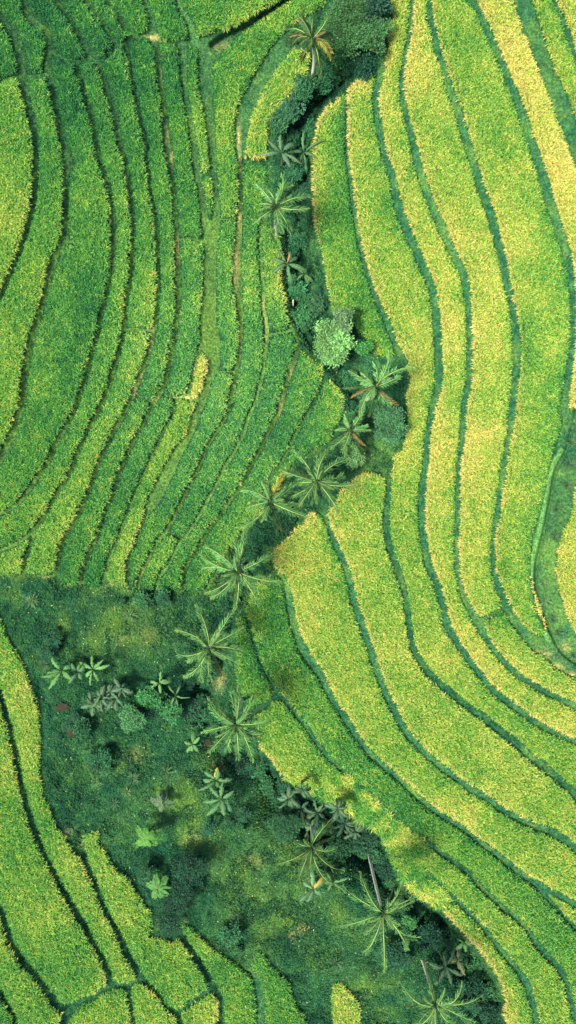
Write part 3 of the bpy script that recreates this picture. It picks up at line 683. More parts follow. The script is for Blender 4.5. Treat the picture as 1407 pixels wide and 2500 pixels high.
for k, (x, y, lv, rp, lb) in enumerate(PLOTS):
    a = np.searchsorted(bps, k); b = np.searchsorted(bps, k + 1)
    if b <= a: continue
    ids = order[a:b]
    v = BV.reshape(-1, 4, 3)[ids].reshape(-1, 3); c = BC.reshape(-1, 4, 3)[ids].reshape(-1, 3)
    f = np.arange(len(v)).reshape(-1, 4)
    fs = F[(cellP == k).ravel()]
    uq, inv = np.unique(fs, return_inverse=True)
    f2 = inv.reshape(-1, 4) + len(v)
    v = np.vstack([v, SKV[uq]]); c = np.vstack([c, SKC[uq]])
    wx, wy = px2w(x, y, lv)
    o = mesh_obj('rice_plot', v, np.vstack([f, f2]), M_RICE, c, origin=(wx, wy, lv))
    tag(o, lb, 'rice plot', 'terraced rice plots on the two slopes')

# ------------------------------------------------------------------ turf of lanes, meadow and bank
SPG = 3.4
gx = np.arange(-MARG + 6, 1407 + MARG - 6, SPG); gyy = np.arange(-MARG + 6, 2500 + MARG - 6, SPG)
AX, AY = np.meshgrid(gx, gyy)
AX = (AX + RNG.uniform(-.6, .6, AX.shape) * SPG).ravel(); AY = (AY + RNG.uniform(-.6, .6, AY.shape) * SPG).ravel()
inr = samp(RICE_D, AX, AY); sw_ = samp(SD_WILD, AX, AY); sb = samp(SD_BANK, AX, AY)
colg = colr.reshape(NY, NX, 3)
def turf(sel, name, hmin, hmax, label, cat, nb, wid, cmul, seed, spread=(30, 75), addc=None):
    r = np.random.default_rng(seed)
    x = np.repeat(AX[sel], nb); y = np.repeat(AY[sel], nb); m = len(x)
    x = x + r.normal(0, 1.2, m); y = y + r.normal(0, 1.2, m)
    z = samp(H, x, y) - 0.01
    k_ = S * (1 - z / HC)
    P = np.stack([(x - CX) * k_, (CY - y) * k_, z], -1)
    c = nearest(colg, x, y) * cmul * r.uniform(.6, 1.6, (m, 1))
    if addc is not None: c = addc(x, y, c, r)
    V_, F_, C_ = blades(P, r.uniform(0, 6.28, m), np.radians(r.uniform(*spread, m)), r.uniform(hmin, hmax, m), r.uniform(*wid, m), np.radians(r.uniform(10, 60, m)), c, r.uniform(-.6, .6, m))
    return tag(mesh_obj(name, V_, F_, M_GRASS, C_), label, cat, kind='stuff')
turf((inr < 0.3) & (sw_ > -3) & (sb > 0), 'short_grass', .06, .14, 'short green grass covering the narrow lanes and bunds between the rice plots', 'grass', 3, (.03, .06), .85, 101)
def bankc(x, y, c, r):
    t = fbm(x, y, 22, 71) + r.normal(0, .12, len(x))
    return ripe_colour(0.45 + (t - .4) * 1.3)
turf((sb < 0), 'bank_grass', .35, .75, 'pale long grass lying over the bank between rice and gully', 'long grass', 4, (.035, .06), 1, 102, (5, 50), bankc)
# trampled pale patches inside the wild zone rim handled by the meadow cover
wild = (inr < 0) & (sw_ <= -3) & (sb > 0)
def wildc(x, y, c, r):
    t = r.random(len(x))
    c = c.copy()
    k = t > .994
    c[k] = C(0.45, 0.45, 0.22)
    return c
turf(wild, 'meadow_cover', .10, .30, 'mixed low grass and herbs on the overgrown ground of the gully and meadow', 'ground cover', 4, (.045, .10), 1.2, 103, (5, 60), wildc)

# leafy weeds: denser, taller drifts near the stream and in noise patches
den = fbm(AX, AY, 45, 81); near = samp(STR_D, AX, AY)
rows = np.zeros_like(AX)
for x, y, rx, ry in [(120,1530,10,70),(140,1580,12,40),(205,1510,8,50),(265,1560,7,60),(420,1465,70,22),(300,1465,60,10),(110,1440,70,7),(160,1700,40,60),(60,1560,16,60),(150,1850,30,90),(300,2150,30,60),(520,2330,60,30),(560,2010,60,14),(600,2100,30,14),(750,2330,90,60)]:
    rows = np.maximum(rows, np.exp(-((AX - x) / rx) ** 2 - ((AY - y) / ry) ** 2))
pw = wild & ((rows > RNG.uniform(.3, 1., len(AX))) | (den > .56) | (near < 22)) & (RNG.random(len(AX)) < .5)
def weedc(x, y, c, r):
    g = fbm(x, y, 30, 82) + r.normal(0, .15, len(x))
    a = mixc(np.tile(C(0.008, 0.048, 0.026), (len(x), 1)), C(0.045, 0.15, 0.040), (g - .42) * 1.7)
    return a
turf(pw, 'leafy_weeds', .14, .36, 'dark leafy weeds in drifts along the stream and over the lower meadow', 'weeds', 6, (.10, .20), 1, 104, (-5, 55), weedc)

# ------------------------------------------------------------------ plants
def tube(pts, rad, sides=8):
    pts = np.array(pts, float); n = len(pts); V = []; F = []
    for i in range(n):
        d = pts[min(i + 1, n - 1)] - pts[max(i - 1, 0)]; d /= np.linalg.norm(d) + 1e-9
        a = np.cross(d, [0, 0, 1.0]) if abs(d[2]) < .9 else np.cross(d, [1.0, 0, 0])
        a /= np.linalg.norm(a); b = np.cross(d, a)
        for s_ in range(sides):
            t = 2 * math.pi * s_ / sides
            V.append(pts[i] + (a * math.cos(t) + b * math.sin(t)) * rad[i])
    for i in range(n - 1):
        for s_ in range(sides):
            F.append([i * sides + s_, i * sides + (s_ + 1) % sides, (i + 1) * sides + (s_ + 1) % sides, (i + 1) * sides + s_])
    return np.array(V), np.array(F)

def frond_mesh(dirv, L, rnd, colr_, rach, el0=0.6, droopT=1.3, curve=0.0, root_r=0.045, leaf=0.62):
    """dirv: azimuth; L length. rachis arching out and down with two rows of hanging leaflets."""
    n = 16; pts = [np.zeros(3)]; az = dirv; el = el0
    for i in range(n):
        t = (i + 1) / n
        el = el0 - droopT * t ** 1.4
        az += curve / n
        st = L / n
        pts.append(pts[-1] + np.array([math.cos(az) * math.cos(el), math.sin(az) * math.cos(el), math.sin(el)]) * st)
    pts = np.array(pts)
    rad = np.interp(np.linspace(0, 1, n + 1), [0, .15, 1], [root_r, root_r * .7, .012])
    V, F = tube(pts, rad, 5)
    c = np.tile(rach, (len(V), 1)); c[:len(c) // 3] *= .7
    m = 54
    t = np.linspace(.12, 1.0, m)
    P = np.stack([np.interp(t * n, np.arange(n + 1), pts[:, k]) for k in range(3)], -1)
    D = np.gradient(P, axis=0); D /= np.linalg.norm(D, axis=1)[:, None]
    az_ = np.arctan2(D[:, 1], D[:, 0])
    prof = np.interp(t, [0, .12, .25, .6, .9, 1], [.2, .45, .9, 1.0, .62, .35])
    VV = [V]; FF = [F]; CC = [c]; b0 = len(V)
    for sgn in (-1, 1):
        a = az_ + sgn * np.radians(np.interp(t, [0, 1], [62, 22])) + rnd.uniform(-.15, .15, m)
        ll = leaf * prof * rnd.uniform(.6, 1.15, m) * np.where(val_noise(np.arange(m) * 1.0, np.full(m, rnd.uniform(0, 90)), 4.0, 5) > .70, .3, 1)
        e = np.radians(rnd.uniform(-5, 22, m))
        col = colr_ * rnd.uniform(.5, 1.5, (m, 1)) * (1.25 if sgn > 0 else .8) + np.interp(t, [0, .7, 1], [0, 0, 1])[:, None] * C(.05, .05, .01)  # sunlit and shaded leaflet rows of the frond painted by colour
        v, f, cc = blades(P, a, e, ll, np.full(m, .048), np.radians(rnd.uniform(25, 80, m)), col, np.full(m, sgn * -.4))
        VV.append(v); FF.append(f + b0); CC.append(cc); b0 += len(v)
    return np.vstack(VV), np.vstack(FF), np.vstack(CC)

PALM_G = C(0.060, 0.160, 0.048); PALM_Y = C(0.30, 0.42, 0.10); PALM_BR = C(0.15, 0.11, 0.04)
def palm(cx, cy, h, tips, label, seed, tone=1.0, extra=5, trunk_base=None):
    rnd = np.random.default_rng(seed)
    gz0 = hgt(cx, cy)
    zc = gz0 + h
    X, Y = px2w(cx, cy, zc)
    # ground below the crown
    bx, by = X, Y
    if trunk_base is not None:
        gb = hgt(*trunk_base); bx, by = px2w(trunk_base[0], trunk_base[1], gb)
    k = 1 / (S * (1 - gz0 / HC))
    gz0 = hgt(bx * k + CX, CY - by * k)
    r = empty('coconut_palm', (bx, by, gz0), label, 'palm tree', 'coconut palms along the gully')
    top = np.array([X - bx, Y - by, zc - gz0])
    ts = np.linspace(0, 1, 40)
    bend = rnd.uniform(-.3, .3, 2)
    pts = [np.array([top[0] * (t ** 1.3), top[1] * (t ** 1.3), top[2] * t]) + np.array([bend[0], bend[1], 0]) * math.sin(t * math.pi) for t in ts]
    V, F_ = tube(pts, (1 + .10 * (np.arange(40) % 2)) * np.interp(ts, [0, .08, 1], [.24, .15, .11]), 10)
    mesh_obj('trunk', V, F_, M_BARK, parent=r, smooth=True)
    allt = [(t[0], t[1], (t[2] if len(t) > 2 else 0)) for t in tips]
    for (qx, qy, kind) in allt:
        X2, Y2 = px2w(qx, qy, zc - 0.9)
        dx, dy = X2 - X, Y2 - Y
        hor = math.hypot(dx, dy); a = math.atan2(dy, dx)
        col = PALM_G * tone * rnd.uniform(.85, 1.25); ra = PALM_Y * rnd.uniform(.8, 1.3)
        if kind == 1: col = PALM_BR; ra = PALM_BR * 1.2
        if kind == 2: col = C(.24, .22, .04); ra = C(.3, .28, .06)
        cv = rnd.uniform(-1.0, 1.0)
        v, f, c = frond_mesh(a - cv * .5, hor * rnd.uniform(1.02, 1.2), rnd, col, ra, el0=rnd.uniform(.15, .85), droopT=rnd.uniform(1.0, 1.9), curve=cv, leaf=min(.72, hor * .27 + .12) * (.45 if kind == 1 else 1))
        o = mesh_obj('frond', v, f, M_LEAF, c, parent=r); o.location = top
        if kind: o['label'] = 'withered brown frond' if kind == 1 else 'yellowing frond'
    for e in range(7):       # older fronds hanging low under the crown
        a = rnd.uniform(0, 6.28)
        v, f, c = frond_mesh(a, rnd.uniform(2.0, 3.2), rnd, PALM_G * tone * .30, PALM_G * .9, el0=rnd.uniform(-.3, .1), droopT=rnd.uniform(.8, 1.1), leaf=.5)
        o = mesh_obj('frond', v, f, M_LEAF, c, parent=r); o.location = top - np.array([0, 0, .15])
    for e in range(extra):       # short upright young fronds and the spear in the heart of the crown
        a = rnd.uniform(0, 6.28)
        v, f, c = frond_mesh(a, rnd.uniform(1.2, 2.3), rnd, PALM_G * tone * .9, PALM_Y * .6, el0=rnd.uniform(.9, 1.25), droopT=rnd.uniform(1.0, 1.6), leaf=.42)
        o = mesh_obj('frond', v, f, M_LEAF, c, parent=r); o.location = top
    nb_ = 90
    Pc = rnd.normal(0, .16, (nb_, 3)) * np.array([1, 1, .6])
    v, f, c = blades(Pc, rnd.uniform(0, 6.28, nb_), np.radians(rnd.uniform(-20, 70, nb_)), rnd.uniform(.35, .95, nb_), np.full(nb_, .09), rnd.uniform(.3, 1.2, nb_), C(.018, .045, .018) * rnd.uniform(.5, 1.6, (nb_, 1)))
    o = mesh_obj('crown_heart', v, f, M_LEAF, c, parent=r); o.location = top
    # a few nuts
    for e in range(5):
        a = e * 1.256 + rnd.uniform(-.3, .3)
        s_ = np.linspace(-1, 1, 7); pp = [np.array([math.cos(a) * .2, math.sin(a) * .2, -.12 + q * .12]) for q in s_]
        v, f = tube(pp, .1 * np.sqrt(np.maximum(1 - s_ ** 2, 0.02)), 8)
        o = mesh_obj('coconut', v, f, M_LEAF, np.tile(C(.08, .12, .03), (len(v), 1)), parent=r, smooth=True); o.location = top
    return r

palm(762, 96, 6.5, [(688,71),(697,94,1),(717,54,1),(768,23),(812,148,2),(782,190),(796,96,1),(735,35),(800,60),(712,120)], 'sparse shaded coconut palm at the top with withered fronds and a visible trunk', 201, .55)
palm(674, 505, 7, [(627,453),(613,544),(690,440),(718,452),(755,490),(750,530),(712,570),(690,575),(648,470),(640,512)], 'coconut palm below the upper banana group with glossy yellow green fronds', 202, 1.15, 3)
palm(916, 944, 7, [(856,913),(913,885),(947,870),(998,905),(975,926),(984,993,1),(953,990),(850,976,1),(878,1015),(878,940)], 'bright coconut palm with two orange brown fronds beside the round shrub', 203, 1.3, 3)
palm(856, 1050, 5, [(847,1005),(882,1010),(808,1095),(836,1098),(875,1066),(895,1044),(889,1094,1),(820,1052)], 'small coconut palm left of the round blue green shrub', 204, 1.1, 3)
palm(774, 1176, 7.5, [(685,1150),(724,1107),(777,1108),(801,1098),(849,1121),(848,1157),(868,1185),(822,1246),(767,1242),(731,1234),(699,1217),(722,1178)], 'dark centred coconut palm between the pale bush and the rice, right one of a pair', 205, .9)
palm(662, 1226, 7.5, [(582,1192),(641,1175),(663,1155),(694,1155,2),(720,1180),(753,1265),(648,1270),(591,1287),(604,1240),(738,1238)], 'coconut palm with one orange yellow frond, left one of a pair', 206, .95)
palm(581, 1396, 8, [(508,1329),(573,1304),(602,1296),(664,1354),(683,1417),(638,1481),(631,1443),(574,1490),(514,1459),(505,1446),(480,1390),(497,1357),(556,1444),(530,1350)], 'large starry coconut palm at the lower right end of the left slope rice', 207, 1.0)
palm(511, 1581, 8, [(482,1470),(438,1524),(418,1595),(572,1487),(603,1527),(603,1593),(583,1626),(514,1670),(495,1660),(447,1650),(493,1532),(460,1612)], 'coconut palm right of the open meadow with a pale broken leaf stub', 208, 1.0)
palm(577, 1768, 8, [(511,1699),(564,1679),(585,1679),(623,1692),(664,1754),(499,1776),(511,1832),(552,1854),(582,1850),(619,1854),(528,1712),(640,1790)], 'feathery coconut palm standing right above the brown puddles', 209, 1.0)
palm(761, 2068, 4.2, [(808,1996),(816,2057),(841,2123),(802,2133),(749,2026),(683,2083),(725,2142),(756,2124),(718,2048)], 'dark drooping coconut palm among the dark banana clump', 210, .6, 4)
palm(935, 2228, 8.5, [(878,2117),(836,2165),(827,2240),(887,2306),(934,2357),(998,2304),(982,2149),(1017,2185),(1037,2204),(1017,2277),(889,2262)], 'coconut palm with long pale trunk leaning over the dark lower gully', 211, 1.0)
palm(1064, 2450, 6.2, [(960,2368),(1046,2389),(1129,2373),(1174,2416),(985,2476),(995,2520),(1122,2510),(1075,2540),(1020,2540),(1150,2470)], 'coconut palm with pale trunk at the bottom edge of the view', 212, 1.0)

# ---- broad leaved banana plants
def banana_leaf(a, L, W, rnd, col, el0=.7, drp=1.5):
    n = 17; t = np.linspace(0, 1, n)
    pts = [np.zeros(3)]; el = el0; a_c = rnd.uniform(-.5, .5)
    for i in range(n - 1):
        el = el0 - drp * ((i + 1) / n) ** 1.2; a_ = a + a_c * i / n
        pts.append(pts[-1] + np.array([math.cos(a_) * math.cos(el), math.sin(a_) * math.cos(el), math.sin(el)]) * L / (n - 1))
    pts = np.array(pts)
    wprof = np.interp(t, [0, .12, .25, .45, .7, .88, 1], [.05, .10, .75, 1, .9, .6, .06]) * W * .5
    torn = rnd.random() < .5
    notch = np.where(rnd.random((n, 2)) < (.45 if torn else .12), rnd.uniform(.25, .7, (n, 2)), 1.0)
    sd_ = np.array([-math.sin(a), math.cos(a), 0])
    V = []; Cc = []
    for i in range(n):
        for s_ in (-1, -.5, 0, .5, 1):
            jag = rnd.uniform(-.04, .04) * W if abs(s_) == 1 else 0
            wn = wprof[i] * (notch[i, int(s_ > 0)] if abs(s_) == 1 else 1)
            V.append(pts[i] + sd_ * s_ * wn + np.array([0, 0, -abs(s_) ** 1.5 * wprof[i] * .35 + jag]))
            Cc.append((col * .6 + C(.07, .10, .03) if s_ == 0 else col * (1 + .35 * ((i % 2) - .5)) * (.85 if s_ < 0 else 1.1) + (C(.10, .07, .0) if (abs(s_) == 1 and rnd.random() < .15) else 0)))
    F_ = []
    for i in range(n - 1):
        for s_ in range(4):
            a0 = i * 5 + s_; F_.append([a0, a0 + 1, a0 + 6, a0 + 5])
    return np.array(V), np.array(F_), np.array(Cc)

def banana(cx, cy, h, rpx, nl, col, label, seed, name='banana_plant', W=.5, flower=False, yellow=0):
    rnd = np.random.default_rng(seed)
    g = hgt(cx, cy); X, Y = px2w(cx, cy, g + h)
    r = empty(name, (X, Y, g), label, 'banana plant', 'banana plants along the gully')
    pts = [(0, 0, -.2), (0.03, 0.02, h * .5), (0, 0, h)]
    v, f = tube(pts, [.14, .11, .06], 8)
    mesh_obj('stem', v, f, M_LEAF, np.tile(C(.10, .15, .06), (len(v), 1)), parent=r, smooth=True)
    a0 = rnd.uniform(0, 6.28)
    for i in range(nl):
        L = rpx * S * rnd.uniform(.65, 1.2) * 1.35
        c = col * rnd.uniform(.75, 1.3)
        if i < yellow: c = C(.30, .22, .03)
        v, f, c = banana_leaf(a0 + i * 2.4 + rnd.uniform(-.3, .3), L, W * rnd.uniform(.8, 1.1) * min(1, L / 1.3), rnd, c, rnd.uniform(.0, 1.1), rnd.uniform(.8, 2.0))
        o = mesh_obj('leaf', v, f, M_LEAF, c, parent=r, smooth=True); o.location = (0, 0, h - rnd.uniform(0, .25))
        if i < yellow: o['label'] = 'yellow dying leaf'
    if flower:
        pts = [(0, 0, h), (.2, .35, h + .35), (.25, .75, h + .1)]
        v, f = tube(pts, [.03, .06, .10], 6)
        mesh_obj('flower_stalk', v, f, M_LEAF, np.tile(C(.35, .14, .08), (len(v), 1)), parent=r, smooth=True)
    return r
BG = C(.040, .120, .050); BD = C(.030, .080, .048); BL = C(.07, .19, .06)
banana(688, 372, 2.6, 42, 6, C(.045,.10,.06), 'grey green banana plant, left one of the pair above the second palm', 301)
banana(742, 372, 2.2, 38, 6, BG, 'banana plant with narrow tattered leaves, right one of the pair above the second palm', 302, W=.36)
banana(701, 642, 2.4, 38, 7, BG, 'banana plant with a hanging reddish flower stalk beside the small rice plot', 303, flower=True)
banana(742, 668, 1.6, 22, 5, BG, 'small banana plant just below the one with the flower stalk', 320)
banana(150, 1638, 2.0, 32, 6, BL, 'banana plant nearest the lower left rice in the meadow', 304)
banana(188, 1640, 1.6, 24, 5, BG, 'low banana plant squeezed between two larger ones in the meadow', 321)
banana(226, 1635, 2.0, 34, 7, BL, 'banana plant with bright torn leaves above the dense dark banana clump', 305, W=.34)
for i, (x, y, rr_, lb) in enumerate([(228,1722,26,'banana plant at the lower left end of the dense dark clump in the meadow'),(247,1708,24,'banana plant in the middle of the dense dark clump in the meadow'),(268,1690,24,'banana plant at the upper edge of the dense dark clump in the meadow'),(296,1684,22,'banana plant with rounded dark leaves at the right end of the clump in the meadow'),(282,1706,22,'banana plant at the lower right side of the clump in the meadow')]):
    banana(x, y, 2.2, rr_, 7, BD, lb, 330 + i)
banana(388, 1668, 1.5, 24, 6, BL, 'small bright banana plant at the right side of the meadow', 306, W=.36)
banana(428, 1698, 1.8, 30, 5, BG, 'narrow leaved banana plant left of the brown puddles', 307, W=.25)
banana(470, 1818, 1.6, 26, 6, BL, 'bright banana plant at the edge of the lower brown puddle', 308)
banana(527, 1905, 2.2, 34, 7, BG, 'banana plant with one orange leaf below the feathery palm', 309, yellow=1)
banana(541, 1952, 2.0, 34, 7, BG, 'banana plant just below the one with the orange leaf', 310)
for i, (x, y, rr_, lb) in enumerate([(705,1952,26,'dark banana plant at the left end of the lower gully clump'),(735,1975,30,'dark banana plant in the left part of the lower gully clump'),(738,1928,22,'dark banana plant at the upper edge of the lower gully clump'),(775,1985,26,'dark banana plant beside the drooping palm'),(825,1975,30,'dark banana plant at the top of the right part of the lower gully clump'),(842,2012,34,'large dark banana plant at the centre right of the lower gully clump'),(868,2032,28,'dark banana plant at the lower right end of the lower gully clump'),(762,2020,20,'small dark banana plant just above the drooping palm')]):
    banana(x, y, 2.4, rr_, 8, BD * C(1, 1.05, 1.0), lb, 340 + i)
banana(765, 2172, 1.8, 34, 7, C(.06,.15,.075), 'pale green banana plant with a yellow leaf on the lower meadow', 311, yellow=1)
banana(812, 2156, 1.5, 26, 5, BG, 'banana plant right of the pale one on the lower meadow', 312, W=.3)
banana(1134, 2303, 1.6, 24, 5, BL, 'small bright banana plant alone on the slope of the lower gully', 313)
banana(1088, 2362, 2.4, 40, 7, BD, 'dark banana plant above the bottom palm', 314)
banana(1118, 2345, 2.0, 26, 4, C(.09, .10, .05), 'brownish banana plant beside the dark one above the bottom palm', 315)

# ---- bushy shrubs and trees
def leafball(cx, cy, rpx, h, dens, col, label, seed, name='shrub', cat='shrub', leafs=.2, sq=.75, group='shrubs along the gully', lobes=9, trunk=False, hvar=.4):
    rnd = np.random.default_rng(seed)
    g = hgt(cx, cy); R = rpx * S; zc = g + h
    X, Y = px2w(cx, cy, zc)
    r = empty(name, (X, Y, g), label, cat, group)
    # limbs
    VV = []; FF = []; b = 0
    col = col * C(.9, 1.12, .68); lobes = int(lobes * 1.9)
    if lobes > 1:
        lc = rnd.normal(0, 1, (lobes, 3)); lc /= np.linalg.norm(lc, axis=1)[:, None]
        lc = lc * rnd.uniform(.30, .82, (lobes, 1)) * R; lc[:, 2] = np.abs(lc[:, 2]) * sq * .8
        lr = rnd.uniform(.17, .36, lobes) * R
    lc = np.vstack([lc, [0, 0, 0]]); lr = np.append(lr, .42 * R)
    hz = zc - g
    for q in range(len(lc)):
        p0 = np.array([0, 0, -.1]); p2 = lc[q] + np.array([0, 0, hz]); p1 = p0 * .5 + p2 * .5; p1[:2] *= .5
        v, f = tube([p0, p1, p2], [.07 + .02 * R, .05, .015], 6)
        VV.append(v); FF.append(f + b); b += len(v)
    mesh_obj('trunk', np.vstack(VV), np.vstack(FF), M_TWIG, parent=r, smooth=True)
    N = int(dens * R * R)
    w_ = lr ** 2; w_ = w_ / w_.sum()
    k = rnd.choice(len(lc), N, p=w_)
    d = rnd.normal(0, 1, (N, 3)); d[:, 2] = np.abs(d[:, 2]) * 1.0 - .25; d /= np.linalg.norm(d, axis=1)[:, None]
    rad = lr[k] * rnd.uniform(.5, 1.2, N)
    P = lc[k] + d * rad[:, None] * np.array([1, 1, sq]) + np.array([0, 0, hz])
    P = P + rnd.normal(0, .05, (N, 3)) * (1 + 2 * (rnd.random((N, 1)) < .1))
    lobe_t = rnd.uniform(1 - hvar, 1 + hvar, len(lc))
    c = col * (lobe_t[k] * rnd.uniform(.45, 1.5, N))[:, None]
    az = np.arctan2(d[:, 1], d[:, 0]) + rnd.uniform(-1.2, 1.2, N)
    el = np.arcsin(np.clip(d[:, 2], -1, 1)) * .5 + rnd.uniform(-.5, .4, N)
    v, f, c = blades(P, az, el, rnd.uniform(.7, 1.3, N) * leafs, rnd.uniform(.4, .6, N) * leafs, rnd.uniform(0, .6, N), c, rnd.uniform(-.5, .5, N))
    mesh_obj('crown', v, f, M_LEAF, c, parent=r)
    return r
SB = C(.018, .068, .045)
leafball(818, 838, 62, 3.6, 900, C(.14, .25, .125), 'pale green round tree standing where the right slope rice meets the gully', 401, 'round_tree', 'tree', .2, .6, 'trees in the gully', 14)
leafball(835, 780, 30, 2.6, 900, C(.13, .20, .14), 'small pale green tree touching the upper side of the round tree', 402, 'round_tree', 'tree', .18, .6, 'trees in the gully', 8)
leafball(886, 850, 24, 1.6, 800, C(.05, .17, .07), 'small green shrub right of the round tree', 403)
leafball(942, 1036, 50, 2.4, 1100, C(.062, .15, .105), 'round blue green shrub below the bright palm', 404, leafs=.16, sq=.6, lobes=12)
leafball(860, 1116, 34, 2.2, 1100, C(.16, .28, .15), 'pale cauliflower shaped bush left of the bare turf', 405, leafs=.12, sq=.6, lobes=16, hvar=.4)
leafball(652, 1296, 56, 2.0, 800, SB, 'dark shrub between the palm pair and the large starry palm', 406)
leafball(700, 1262, 30, 1.6, 800, SB * 1.3, 'dark shrub between the two palms of the pair and the wide yellow strip', 426)
leafball(850, 62, 74, 3.2, 650, C(.045, .105, .055), 'large grey green tree crown at the top centre', 407, 'broad_tree', 'tree', .2, .5, 'trees in the gully', 16)
leafball(912, 92, 52, 2.8, 650, C(.04, .10, .055), 'grey green tree crown at the top, next to the rice on the right', 408, 'broad_tree', 'tree', .2, .5, 'trees in the gully', 12)
leafball(925, 14, 34, 2.2, 600, C(.015, .045, .045), 'very dark tree at the top edge beside the rice', 409, 'broad_tree', 'tree', .24, .6, 'trees in the gully', 8)
leafball(880, 158, 42, 1.6, 700, C(.012, .05, .045), 'dark shrub with one white flower below the grey green trees', 410)
leafball(745, 215, 36, 1.4, 700, C(.03, .10, .065), 'green shrub at the foot of the topmost palm', 411)
leafball(790, 195, 34, 1.2, 700, SB * 1.2, 'dark shrub right of the trunk of the topmost palm', 427)
leafball(715, 268, 34, 1.6, 700, C(.03, .09, .07), 'feathery dark shrub above the upper banana pair', 412, leafs=.26)
leafball(680, 300, 30, 1.3, 700, C(.035, .10, .065), 'dark shrub left above the upper banana pair', 413)
leafball(755, 322, 28, 1.2, 700, SB * 1.4, 'dark shrub right above the upper banana pair', 428)
leafball(718, 425, 26, 1.2, 700, SB * 1.3, 'dark shrub between the banana pair and the second palm', 414)
leafball(725, 590, 24, 1.0, 700, SB * 1.4, 'dark shrub left of the flowering banana plant, below the second palm', 415)
leafball(735, 710, 26, 1.0, 700, SB * 1.6, 'shrub with large dark leaves above the gully pipe', 416, leafs=.3)
leafball(742, 775, 34, 1.2, 750, C(.035, .11, .065), 'green shrub left above the round tree', 417)
leafball(775, 742, 26, 1.0, 750, C(.035, .085, .06), 'greyish shrub upper left of the round tree', 429)
leafball(855, 925, 26, 1.2, 700, SB * 1.5, 'dark shrub just left of the bright palm', 418)
leafball(612, 1348, 24, 1.2, 700, SB, 'dark shrub immediately above the large starry palm', 430)
leafball(560, 1470, 34, 1.2, 700, SB * 1.1, 'dark shrub between the large starry palm and the meadow palm', 419)
leafball(505, 1640, 34, 1.2, 700, SB * 1.1, 'dark shrub under the lower fronds of the meadow palm', 431)
leafball(515, 1745, 30, 1.2, 700, SB * 1.3, 'dark shrub left of the feathery palm', 432)
leafball(318, 1757, 36, 1.6, 1000, C(.06, .15, .09), 'fresh green bush at the lower right of the dark banana clump', 420, leafs=.16)
leafball(365, 1700, 34, 1.2, 900, C(.04, .14, .07), 'mid green bush between the banana clump and the narrow leaved plant', 433)
leafball(420, 1735, 30, 1.0, 900, C(.04, .13, .07), 'low green bush left of the brown puddles', 434)
leafball(698, 2022, 46, 1.8, 1100, C(.026,.078,.055), 'round dark bush with fine leaves left of the drooping palm', 421, leafs=.12, lobes=14, hvar=.45)
leafball(895, 2055, 42, 1.8, 800, C(.025, .075, .06), 'dark bush at the right end of the lower banana clump', 422)
leafball(832, 2075, 34, 1.4, 800, SB, 'dark shrub between the drooping palm and the lower banana clump', 435)
leafball(940, 2120, 30, 1.4, 700, C(.015, .05, .045), 'very dark shrub right of the pale leaning trunk', 436)
leafball(462, 2120, 46, 1.8, 1000, C(.014,.048,.040), 'blackish blue shrub above the notch of the lower left rice', 423, leafs=.15, lobes=14, hvar=.4)
leafball(425, 2185, 44, 1.9, 1000, C(.016,.052,.044), 'blackish shrub with small leaves in the middle of the dark clump by the rice', 424, leafs=.14, lobes=14, hvar=.5)
leafball(412, 2245, 36, 1.6, 900, C(.014,.045,.038), 'blackish shrub filling the notch of the rice plot', 437, leafs=.15)
leafball(355, 2130, 30, 1.3, 900, C(.026,.085,.055), 'dark rounded shrub below the bright feathery leaved tree', 438, leafs=.13)
leafball(1000, 2250, 24, 1.4, 1000, C(.05, .16, .07), 'small round leaved shrub under the right fronds of the leaning palm', 425, leafs=.14)
leafball(960, 2330, 40, 1.2, 700, C(.015, .055, .045), 'dark shrub below the leaning palm in the gully', 439)
leafball(1045, 2290, 40, 1.2, 700, C(.012, .045, .042), 'very dark shrub on the bottom of the lower gully', 440)
leafball(1150, 2410, 36, 1.2, 700, C(.013, .05, .042), 'dark shrub right of the bottom palm', 441)
leafball(1190, 2470, 34, 1.2, 700, C(.015, .055, .045), 'dark shrub at the bottom edge beside the lowest rice strip', 442)
leafball(560, 2280, 30, .9, 800, C(.03, .10, .065), 'low shrub above the pinkish pointed rice tip', 443)
leafball(205, 1780, 28, .9, 700, SB * 1.1, 'dark shrub by the small brown pit in the meadow', 444)
leafball(240, 1850, 34, .9, 700, SB * 1.2, 'low dark shrub in the middle of the lower meadow', 445)

# a tangle of small bushes along the gully floor: three kinds copied
protos = []
for i, (c_, lf) in enumerate([(C(.016, .060, .040), .16), (C(.03, .10, .06), .2), (C(.022, .075, .06), .13)]):
    protos.append(leafball(700 + 30 * i, 700, 20, .8, 900, c_, 'small dark leafy bush in the tangle along the gully', 700 + i, 'bush', 'bush', lf, .7, 'small bushes in the tangle along the gully', 6))
spots = []
QS = smooth_line([(a, b, 0) for a, b in STREAM])
for q in range(0, len(QS), 2):
    if 0 < QS[q][1] < 2500:
        for e in range(2 if QS[q][1] > 1900 else 1):
            spots.append((QS[q][0] + random.uniform(-26, 26), QS[q][1] + random.uniform(-10, 10), random.uniform(.5, 1.25)))
for (bx_, by_, sx_, sy_, k_n) in [(430,2170,50,60,10),(1080,2330,70,50,12),(990,2240,40,30,5),(1150,2440,40,40,8),(180,1760,50,40,3),(230,1870,60,40,3),(390,1720,50,25,6),(380,1465,70,14,6),(860,2060,50,25,6),(740,1990,60,30,6),(560,2330,60,20,3),(480,1760,30,50,6),(130,1560,14,60,4),(740,740,30,60,5),(560,2000,60,30,3)]:
    for e in range(k_n + 2): spots.append((random.gauss(bx_, sx_ * .5), random.gauss(by_, sy_ * .5), random.uniform(.4, 1.1)))
first = [True] * 3
